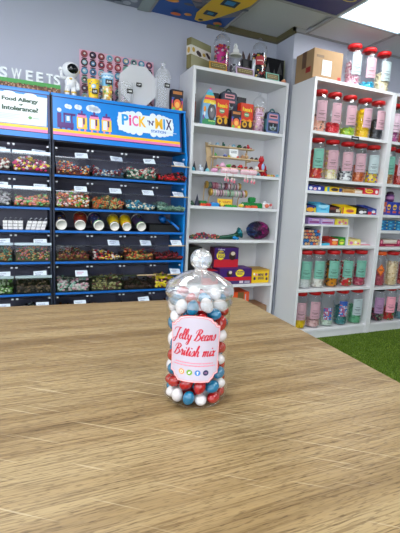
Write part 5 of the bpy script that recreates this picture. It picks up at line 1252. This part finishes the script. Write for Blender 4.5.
# ------------------------------------------------------------------ row 4: beads, shiny horn and ball
Z4 = MZ[3]+.0005
b = MB(); rg = random.Random(8); pal = [mat(c, .35) for c in ((50, 70, 60), (190, 50, 70), (100, 50, 110), (120, 110, 60), (60, 60, 90), (200, 110, 90), (40, 110, 80))]
pts = []
for _ in range(190):
    u = rg.random(); x = 1.135+u*.245; hh = .012+.030*math.sin(min(1, u*1.4)*math.pi*.8)
    pts.append((x, 2.85+rg.uniform(-.022, .022), Z4+.007+rg.random()*hh))
blobs(b, pts, .009, pal, 1, .8, rg); tag(b.build('bead_strings', None, (1.26, 2.85, Z4)), 'tangled heap of multicoloured bead strings at the left of the fourth shelf', 'beads', None, 'stuff')
SEQ = {}
def sequin(c1, c2): return [mat(c1, .18, .6), mat(c2, .2, .6), mat(tuple(int(v*.5) for v in c1), .25, .5)]
t = thing('sequin_horn', (1.50, 2.85, Z4), 'green and blue sequinned horn lying on the fourth shelf, flared end right', 'toy')
b = MB(); P = [(1.360, 2.85, Z4+.013), (1.42, 2.852, Z4+.016), (1.48, 2.855, Z4+.019), (1.53, 2.858, Z4+.026), (1.56, 2.858, Z4+.040)]; b.tube(P, [.012, .0155, .0185, .022, .024], mat((30, 80, 60), .3, .4), 14)
rg = random.Random(6)
for _ in range(260):
    k = rg.random()*3.99; i = int(k); f = k-i; p = Vector(P[i])*(1-f)+Vector(P[i+1])*f; r = (.012, .0155, .0185, .022, .024)[i]; a = rg.uniform(0, 6.283)
    b.ell((p.x, p.y+r*math.cos(a), max(Z4+.003, p.z+r*math.sin(a))), .0032, rg.choice(sequin((40, 120, 80), (60, 60, 90))), None, 1)
b.build('horn_tube', t)
b = MB(); FM = Matrix.Rotation(1.25, 4, 'Y'); cc = (1.562, 2.855, Z4+.050); b.lathe([(.020, -.01), (.032, .004), (.044, .012), (.040, .018), (.018, .014), (.0001, .012)], cc, mat((30, 110, 120), .25, .5), 20, FM)
T_ = Matrix.Translation(cc) @ FM
for _ in range(180):
    a = rg.uniform(0, 6.283); r = .044*math.sqrt(rg.random()); p = T_ @ Vector((r*math.cos(a), r*math.sin(a), .017)); b.ell(p, .0032, rg.choice(sequin((30, 140, 130), (70, 70, 120))), None, 1)
b.build('flared_end', t)
b = MB(); b.ell((1.515, 2.822, Z4+.016), (.020, .010, .015), mat((20, 130, 200), .25, .4)); b.ell((1.54, 2.820, Z4+.011), (.014, .009, .011), mat((30, 140, 200), .25, .4)); b.build('blue_bow', t)
t = thing('sequin_ball', (1.775, 2.90, Z4), 'purple, black and blue sequinned ball at the right end of the fourth shelf', 'ball')
cc = Vector((1.772, 2.905, Z4+.074)); b = MB(); b.ell(cc, (.098, .078, .073), mat((40, 16, 46), .3, .4), None, 3); rg = random.Random(2)
P3 = sequin((190, 40, 130), (120, 30, 110)); B3 = sequin((50, 40, 70), (30, 30, 40)); C3 = sequin((40, 110, 170), (60, 60, 130))
for _ in range(1600):
    v = Vector((rg.gauss(0, 1), rg.gauss(0, 1), rg.gauss(0, 1))).normalized()
    if v.y > .45: continue
    g = v.x+.18*math.sin(v.z*6); ms = C3 if g < -.60 else (B3 if g < -.20 or g > .72 else P3)
    p = cc+Vector((v.x*.098, v.y*.078, v.z*.072)); p.z = max(p.z, Z4+.0035); b.ell(p, .0036, rg.choice(ms), None, 1)
b.build('ball_shell', t)

# ------------------------------------------------------------------ row 5 and 6: boxes
Z5 = MZ[4]+.0005; Z6 = MZ[5]+.0005
carton('storage_box', 'tall plain black box at the left end of the fifth shelf', 'box', 1.122, 1.252, Z5, Z5+.300, 2.85, .20, (20, 20, 24), [])
PUR = (64, 28, 110); RDB = (196, 24, 44)
ce = [('r', 0, 0, 1, .40, RDB), ('e', .26, .62, .17, .24, (244, 220, 40)), ('t', 'CREME', .12, .66, .42, .80, (60, 30, 100)), ('t', 'EGG', .15, .48, .40, .62, (60, 30, 100)), ('e', .74, .60, .15, .24, (90, 50, 40)), ('e', .74, .52, .13, .16, (50, 26, 20)), ('e', .76, .70, .09, .10, (230, 214, 190)), ('t', 'Cadbury', .14, .86, .42, .95, (230, 220, 240))]
ce2 = [('r', 0, 0, 1, .46, RDB), ('r', 0, 0, .98, .22, (70, 50, 110)), ('r', .10, .04, .28, .20, (170, 160, 190)), ('r', .62, .05, .74, .20, (220, 210, 220)), ('r', .78, .05, .95, .12, (190, 180, 200)), ('r', .78, .14, .95, .19, (190, 180, 200)), ('e', .30, .68, .09, .20, (50, 26, 24)), ('e', .32, .76, .05, .10, (220, 200, 180)), ('e', .62, .70, .14, .24, (244, 220, 40)), ('t', 'CREME', .50, .74, .74, .84, (60, 30, 100)), ('t', 'EGG', .54, .60, .70, .71, (60, 30, 100))]
carton('chocolate_box', 'purple and red chocolate egg carton on the fifth shelf, next to the yellow box', 'box', 1.400, 1.692, Z5, Z5+.128, 2.82, .15, PUR, ce2, 0, None, (80, 30, 90), (90, 40, 120))
carton('chocolate_box', 'purple and red chocolate egg carton with an open front, stacked on top', 'box', 1.372, 1.592, Z5+.1295, Z5+.290, 2.88, .09, PUR, ce, 0, None, (90, 24, 60), (60, 30, 90))
carton('chocolate_box', 'small red carton behind the clear knob of the jar, left of the purple cartons', 'box', 1.262, 1.392, Z5, Z5+.110, 2.83, .14, RDB, [('r', 0, .5, 1, 1, (60, 28, 100)), ('e', .7, .5, .18, .28, (60, 30, 26))])
mm = [('r', .0, .86, 1, 1, (206, 160, 30)), ('t', 'MINI', .36, .52, .66, .72, (60, 30, 90)), ('t', 'EGGS', .36, .26, .70, .46, (60, 30, 90)), ('e', .16, .34, .07, .12, (60, 30, 90)), ('e', .26, .62, .06, .1, (230, 130, 170)), ('e', .82, .64, .07, .12, (90, 50, 110)), ('e', .86, .3, .06, .12, (70, 40, 70)), ('e', .12, .68, .05, .1, (240, 240, 230))]
carton('chocolate_box', 'yellow open chocolate carton at the right end of the fifth shelf', 'box', 1.702, 1.868, Z5, Z5+.112, 2.83, .16, (236, 196, 24), mm, 0, None, (220, 180, 30), (170, 130, 40))
carton('delivery_box', 'orange and white delivery box on the bottom shelf, seen over the table edge', 'box', 1.560, 1.705, Z6+.1, Z6+.270, 2.86, .18, (232, 84, 36), [('r', .26, .62, .66, 1, (120, 90, 50)), ('r', .18, .30, .72, .56, (220, 220, 224)), ('r', .84, 0, 1, 1, (230, 90, 50)), ('r', .74, .1, .80, .9, (190, 190, 206))])
carton('delivery_box', 'large brown box under the orange and white one on the bottom shelf', 'box', 1.40, 1.690, Z6, Z6+.0990, 2.84, .22, (170, 130, 90), [])
carton('cardboard_box', 'brown cardboard box with a white label on the bottom shelf beside the right side panel', 'box', 1.715, 1.872, Z6, Z6+.150, 2.835, .20, (150, 116, 86), [('r', .06, .05, .88, .74, (206, 206, 210)), ('r', .14, .50, .60, .56, (150, 150, 156)), ('r', .14, .36, .70, .42, (160, 160, 166))], 0, None, (130, 96, 66), (156, 112, 74))

# ------------------------------------------------------------------ right bookcases: box on top, candy boxes
b = MB(); t = thing('cardboard_box', (2.09, 2.66, 2.02), 'taped brown cardboard box with a white delivery label on top of the jar bookcase', 'box')
rz = -.02; M_ = Matrix.Translation((2.100, 2.716, 2.0208)) @ Matrix.Rotation(rz, 4, 'Z'); w, d_, h = .265, .225, .214
b.box(-w/2, w/2, -d_/2, d_/2, 0, h, CARD, bev=.002, M=M_)
F = lambda u, v, d=0: M_ @ Vector((-w/2+u*w, -d_/2-d, v*h)); G = lambda u, v, d=0: M_ @ Vector((-w/2-d, d_/2-u*d_, v*h))
b.build('box_body', t)
b = MB(); b.patch(F, .30, .16, .62, .66, mat((206, 222, 226), .5), .001)
for k in range(7): b.patch(F, .33, .22+.06*k, .33+(.26, .2, .24, .18, .25, .15, .22)[k], .235+.06*k, mat((110, 120, 130), .5), .0016)
b.build('delivery_label', t)
MB().patch(F, .86, .04, .97, .18, mat((196, 44, 40), .5), .001).build('red_mark', t); MB().patch(F, .08, .72, .34, .80, mat((120, 96, 70), .6), .001).build('printed_text', t)
MB().patch(G, .60, .26, .86, .44, mat((150, 36, 36), .5), .001).build('red_mark', t)
b = MB(); b.patch(G, .36, .45, .60, 1.0, mat((96, 66, 44), .3), .0015); b.build('tape', t)
def candybox(x0, x1, z, h, y, dep, rgb, art, label, rim=None, fill=None, seed=0, group='open candy boxes on the right bookcase'):
    """open counter-display carton with sloping sides, raised back and a fill of wrapped sweets"""
    t = thing('candy_box', ((x0+x1)/2, y, z), label, 'box', group); m_ = mat(rgb, .45); back = rim or .022
    b = MB(); b.box(x0, x1, y, y+.003, z, z+h, m_); b.box(x0, x1, y+dep-.003, y+dep, z, z+h+back, m_); b.box(x0, x1, y+.003, y+dep-.003, z, z+.003, m_)
    for xa in (x0, x1-.003): b.prism([(y+.003, z+.003), (y+dep-.003, z+.003), (y+dep-.003, z+h+back), (y+.003, z+h)], xa, xa+.003, m_, lambda u, v, d: Vector((d, u, v)))
    draw(b, front(x0, x1, y, z, z+h), art); b.build('carton', t)
    rg = random.Random(seed); f = MB(); fl = [mat(c, .4) for c in (fill or [rgb])]; n = max(3, int((x1-x0)/.018))
    f.box(x0+.005, x1-.005, y+.005, y+dep-.006, z+.004, z+h*.72, fl[0])
    for i in range(n):
        for j in range(4): f.ell((x0+.010+(x1-x0-.020)*(i+.5)/n, y+.018+(dep-.034)*j/3, z+h*.74+rg.random()*.008), (.008, .014, .008), rg.choice(fl), None, 1)
    tag(f.build('sweets', None, ((x0+x1)/2, y+dep/2, z+.004)), 'sweets in the '+label, 'sweets', None, 'stuff')
ZC = RZ[2]+.0005; ZD = RZ[3]+.0005; ZE = RZ[4]+.0005; ZRZ = .9445
W_ = (230, 230, 235)
candybox(1.985, 2.150, ZC, .038, 2.575, .14, (30, 50, 150), [('e', .2, .5, .1, .35, W_), ('e', .45, .4, .1, .3, (230, 180, 190)), ('e', .7, .5, .08, .3, W_)], 'dark blue candy box, first on the thin shelf', .020, [(90, 50, 40), (170, 120, 90)], 1)
candybox(2.158, 2.330, ZC, .036, 2.575, .13, (226, 190, 30), [('r', 0, 0, .1, 1, (230, 220, 40)), ('r', .12, .0, .24, 1, (40, 150, 190)), ('e', .55, .5, .22, .35, (60, 40, 50)), ('r', .8, .1, .98, .9, (30, 60, 140))], 'yellow and blue candy box, second on the thin shelf', .014, [(40, 30, 30), (90, 60, 40)], 2)
candybox(2.338, 2.545, ZC, .030, 2.575, .14, (196, 150, 90), [('r', .04, .2, .5, .6, (160, 110, 50)), ('r', .6, .1, .96, .8, (226, 214, 206))], 'tan and white candy box, third on the thin shelf', .026, [(226, 216, 208), (190, 150, 110)], 3)
candybox(2.555, 2.722, ZC, .050, 2.575, .11, (216, 30, 60), [('e', .36, .5, .26, .34, (240, 210, 70)), ('r', .2, .42, .55, .58, (200, 40, 50)), ('e', .85, .45, .10, .3, W_), ('e', .12, .82, .06, .1, W_)], 'red candy box with a yellow oval, right end of the thin shelf', .004, [(206, 60, 70), W_], 4)
candybox(1.982, 2.090, ZD, .052, 2.580, .15, (40, 50, 120), [('e', .5, .4, .34, .34, (226, 160, 40)), ('r', 0, 0, .14, 1, (230, 210, 40)), ('r', .82, 0, 1, .7, (200, 190, 40))], 'navy candy box with an orange blob, left end of the candy shelf', .02, [(60, 40, 44), (120, 90, 70)], 5)
candybox(2.098, 2.218, ZD, .062, 2.575, .12, (90, 186, 226), [('p', [(.1, .7), (.5, .5), (.9, .75), (.9, .95), (.1, .95)], (160, 214, 236)), ('r', .3, .40, .75, .52, (30, 130, 190)), ('r', .15, .1, .85, .26, (120, 200, 230))], 'light blue candy box on the candy shelf', .022, [(120, 180, 210), (80, 110, 130)], 6)
candybox(2.226, 2.345, ZD, .046, 2.580, .14, (70, 40, 40), [('r', .0, .6, .5, 1, (120, 60, 50)), ('r', .55, .2, .9, .7, (200, 190, 180)), ('r', .05, .1, .4, .45, (30, 24, 30)), ('r', .8, .5, 1, 1, (200, 160, 40))], 'dark brown candy box beside the yellow one', .024, [(90, 30, 40), (60, 40, 40), (200, 60, 50)], 7)
candybox(2.352, 2.498, ZD, .050, 2.575, .13, (244, 210, 20), [('e', .55, .45, .3, .3, (230, 120, 40)), ('r', .35, .38, .8, .52, (70, 30, 110)), ('r', 0, 0, .08, 1, (200, 50, 60))], 'bright yellow candy box on the candy shelf', .026, [(120, 60, 40), (230, 190, 60)], 8)
candybox(2.518, 2.625, ZD, .050, 2.580, .14, (40, 36, 40), [('e', .4, .35, .24, .26, W_), ('e', .75, .4, .16, .2, (200, 200, 206)), ('r', .1, .75, .9, .9, (100, 90, 90))], 'black and white candy box on the candy shelf', .024, [(60, 60, 66), (190, 60, 70)], 9)
candybox(2.633, 2.726, ZD, .050, 2.580, .14, (50, 70, 160), [('r', .0, .0, .45, .5, (210, 40, 60)), ('e', .65, .5, .22, .24, W_), ('r', .6, .1, .95, .3, (200, 50, 60))], 'blue and red candy box, right end of the candy shelf', .03, [(200, 70, 80), (190, 190, 200)], 10)
candybox(2.036, 2.152, ZRZ, .048, 2.590, .12, (176, 140, 206), [('r', .1, .25, .9, .45, (140, 30, 110)), ('r', .3, .6, .9, .8, (226, 200, 226))], 'purple candy box, left on the shelf insert', .006, [(170, 120, 180)], 11)
candybox(2.160, 2.296, ZRZ, .046, 2.590, .12, (196, 170, 220), [('r', .1, .22, .9, .42, (150, 40, 120)), ('r', .1, .6, .9, .8, (230, 200, 220))], 'lilac candy box, middle of the shelf insert', .006, [(200, 170, 210)], 12)
candybox(2.304, 2.440, ZRZ, .050, 2.590, .12, (232, 214, 110), [('r', .0, .0, .15, 1, (226, 210, 40)), ('e', .35, .4, .1, .24, (220, 110, 160)), ('e', .6, .6, .1, .2, (230, 140, 120)), ('e', .8, .35, .1, .2, (220, 110, 160)), ('e', .5, .2, .1, .14, W_)], 'yellow and pink candy box, right on the shelf insert', .006, [(226, 190, 200)], 13)
# beige, blue and red dotted box
dots = []; rg = random.Random(77)
for i in range(6):
    for j in range(5): dots.append(('e', .08+.165*i+.08*(j % 2), .1+.2*j, .085, .085, rg.choice([(206, 170, 120), (190, 150, 110), (40, 110, 180), (216, 180, 130), (200, 90, 60)])))
carton('candy_box', 'navy box covered in tan and blue round dots under the shelf insert', 'box', 1.992, 2.150, ZE, ZE+.125, 2.590, .16, (30, 50, 100), dots)
candybox(2.180, 2.262, ZE, .018, 2.580, .12, (60, 170, 200), [], 'low turquoise candy box under the shelf insert', .01, [(120, 60, 50)], 14)
candybox(2.266, 2.355, ZE, .052, 2.590, .12, (206, 60, 50), [('e', .6, .4, .3, .3, (230, 150, 70)), ('r', .3, .75, .95, .95, W_)], 'red and orange candy box under the shelf insert', .012, [(220, 120, 60), (90, 30, 30)], 15)
carton('candy_box', 'green box with a round yellow-green face under the shelf insert', 'box', 2.360, 2.430, ZE, ZE+.066, 2.590, .10, (30, 130, 50), [('e', .5, .42, .42, .38, (150, 200, 40)), ('e', .5, .36, .28, .2, (230, 220, 80)), ('r', .2, .44, .8, .52, (40, 60, 40))])
candybox(2.462, 2.610, ZE, .048, 2.600, .13, (236, 220, 130), [('e', .3, .4, .14, .3, (220, 120, 170)), ('e', .62, .5, .10, .24, (240, 240, 230)), ('e', .82, .3, .09, .2, (220, 120, 150)), ('r', .05, .7, .2, .95, (230, 200, 60))], 'pale yellow and pink candy box right of the shelf insert', .008, [(226, 190, 200), (230, 220, 190)], 16)
b = MB(); b.box(2.620, 2.722, 2.60, 2.72, ZE, ZE+.006, mat((226, 140, 160), .5)); b.box(2.630, 2.70, 2.62, 2.71, ZE+.006, ZE+.022, mat((222, 220, 226), .5), bev=.004); tag(b.build('flat_packet', None, (2.67, 2.66, ZE)), 'flat pink and white packet lying at the right end of the shelf', 'packet')
# shelf ticket under the upper jar shelf
fr = front(2.350, 2.425, 2.5555, RZ[0]-.034, RZ[0]-.004); b = MB(); b.prism([(0, 0), (1, 0), (1, 1), (0, 1)], 0, .0018, BLACK, fr); b.patch(fr, .12, .35, .88, .62, mat((190, 190, 196), .5), .0024)
tag(b.build('shelf_ticket', None, (2.39, 2.555, RZ[0]-.02)), 'small black price ticket on the edge of the upper jar shelf', 'price ticket')
# bookcase at the right edge: purple snack packs, blue boxes, pink box
ZG = RZ2[2]+.0005; rg = random.Random(4)
snack = lambda c: [('e', .5, .6, .34, .22, c), ('r', .2, .15, .8, .3, (200, 90, 60)), ('r', .25, .5, .75, .62, (60, 40, 120))]
carton('snack_pack', 'orange and purple snack pack, leftmost in the bookcase at the right edge', 'packet', 2.800, 2.858, ZG, ZG+.120, 2.60, .06, (70, 50, 130), [('r', 0, .6, 1, .9, (206, 100, 60)), ('r', .1, .2, .9, .45, (200, 110, 90)), ('e', .5, .5, .3, .1, (230, 180, 160))])
carton('snack_pack', 'blue and orange snack pack beside the purple ones at the right edge', 'packet', 2.862, 2.924, ZG, ZG+.112, 2.605, .06, (36, 60, 170), snack((244, 190, 40)))
carton('snack_pack', 'blue and yellow snack pack at the photo edge, third in the row', 'packet', 2.928, 2.998, ZG, ZG+.112, 2.605, .06, (30, 56, 170), snack((240, 200, 60)))
carton('snack_pack', 'blue snack pack cut by the photo edge', 'packet', 3.002, 3.072, ZG, ZG+.112, 2.605, .06, (36, 50, 150), snack((236, 180, 60)))
t = thing('snack_tub', (2.925, 2.63, ZG+.113), 'purple tub with a dark lid standing on the blue snack packs', 'tub')
MB().lathe([(.0001, .001), (.030, .001), (.036, .01), (.036, .055), (.028, .062)], (2.925, 2.637, ZG+.113), mat((90, 40, 110), .35), 20).lathe([(.0365, .022), (.0368, .046)], (2.925, 2.637, ZG+.113), mat((180, 120, 170), .35), 20).build('tub_body', t)
MB().lathe([(.030, .062), (.031, .076), (.018, .088), (.0001, .09)], (2.925, 2.637, ZG+.113), mat((50, 26, 50), .4), 20).build('lid', t)
ZH = RZ2[3]+.0005; ZI = RZ2[4]+.0005
for j in range(3):
    cols = [(24, 120, 180), (30, 110, 160), (40, 130, 190)]; lb = ['bottom', 'middle', 'top'][j]
    for i in range(3):
        x0 = 2.812+.098*i; carton('candy_box', 'blue carton in the stacked block, %s layer, %s' % (lb, ['left column', 'middle column', 'column at the photo edge'][i]), 'box', x0, x0+.095, ZH+.0285*j, ZH+.0278+.0285*j, 2.60, .12, cols[(i+j) % 3], [('r', .08, .3, .35, .7, (90, 190, 220)), ('r', .5, .2, .9, .5, (20, 60, 120)), ('e', .8, .75, .08, .15, (230, 220, 90))], 0, 'blue cartons stacked in the bookcase at the right edge')
t = thing('candy_box', (2.95, 2.62, ZI), 'cream and crimson box with cut-out side handles at the right edge', 'box')
b = MB(); b.box(2.822, 3.080, 2.60, 2.72, ZI, ZI+.024, mat((150, 20, 60), .45)); b.box(2.830, 3.072, 2.606, 2.714, ZI+.024, ZI+.060, mat((224, 206, 190), .45), bev=.003)
fr = front(2.822, 3.080, 2.60, ZI, ZI+.07)
for u in (.10, .90): b.disc(lambda a, c_, d=0: fr(a, c_, d), u, .50, .085, .42, mat((170, 30, 80), .45), .001, 18).disc(fr, u, .55, .05, .2, mat((240, 150, 170), .45), .002, 14)
b.patch(fr, .2, .5, .8, .8, mat((232, 220, 206), .4), .0012).patch(fr, .3, .1, .7, .2, mat((220, 110, 130), .4), .0012); b.build('carton', t)

# ------------------------------------------------------------------ short artificial turf blades in view beyond the table
rg = random.Random(21); vs = []; fs = []
def turf_patch(x0, x1, y0, y1, n, hgt):
    for _ in range(n):
        x, y = rg.uniform(x0, x1), rg.uniform(y0, y1); a = rg.uniform(0, 6.283); h = hgt*(.6+.6*rg.random()); w = .0022
        dx, dy = math.cos(a)*w, math.sin(a)*w; lx, ly = rg.uniform(-.008, .008), rg.uniform(-.008, .008); k = len(vs)
        vs.extend([(x-dx, y-dy, 0.0005), (x+dx, y+dy, .0005), (x+lx, y+ly, h)]); fs.append((k, k+1, k+2))
turf_patch(.9, 3.6, 1.0, 2.55, 60000, .014)
me = bpy.data.meshes.new('turf_blades'); me.from_pydata(vs, [], fs)
gms = [mat((102, 128, 44), .8, spec=.1), mat((80, 106, 30), .8, spec=.1), mat((128, 150, 62), .8, spec=.1)]
for m_ in gms: me.materials.append(m_)
me.polygons.foreach_set('material_index', [rg.choice((0, 0, 1, 1, 2)) for _ in fs]); me.update()
o = bpy.data.objects.new('turf_blades', me); C.objects.link(o); tag(o, 'short green artificial grass covering the shop floor', 'grass', None, 'stuff')
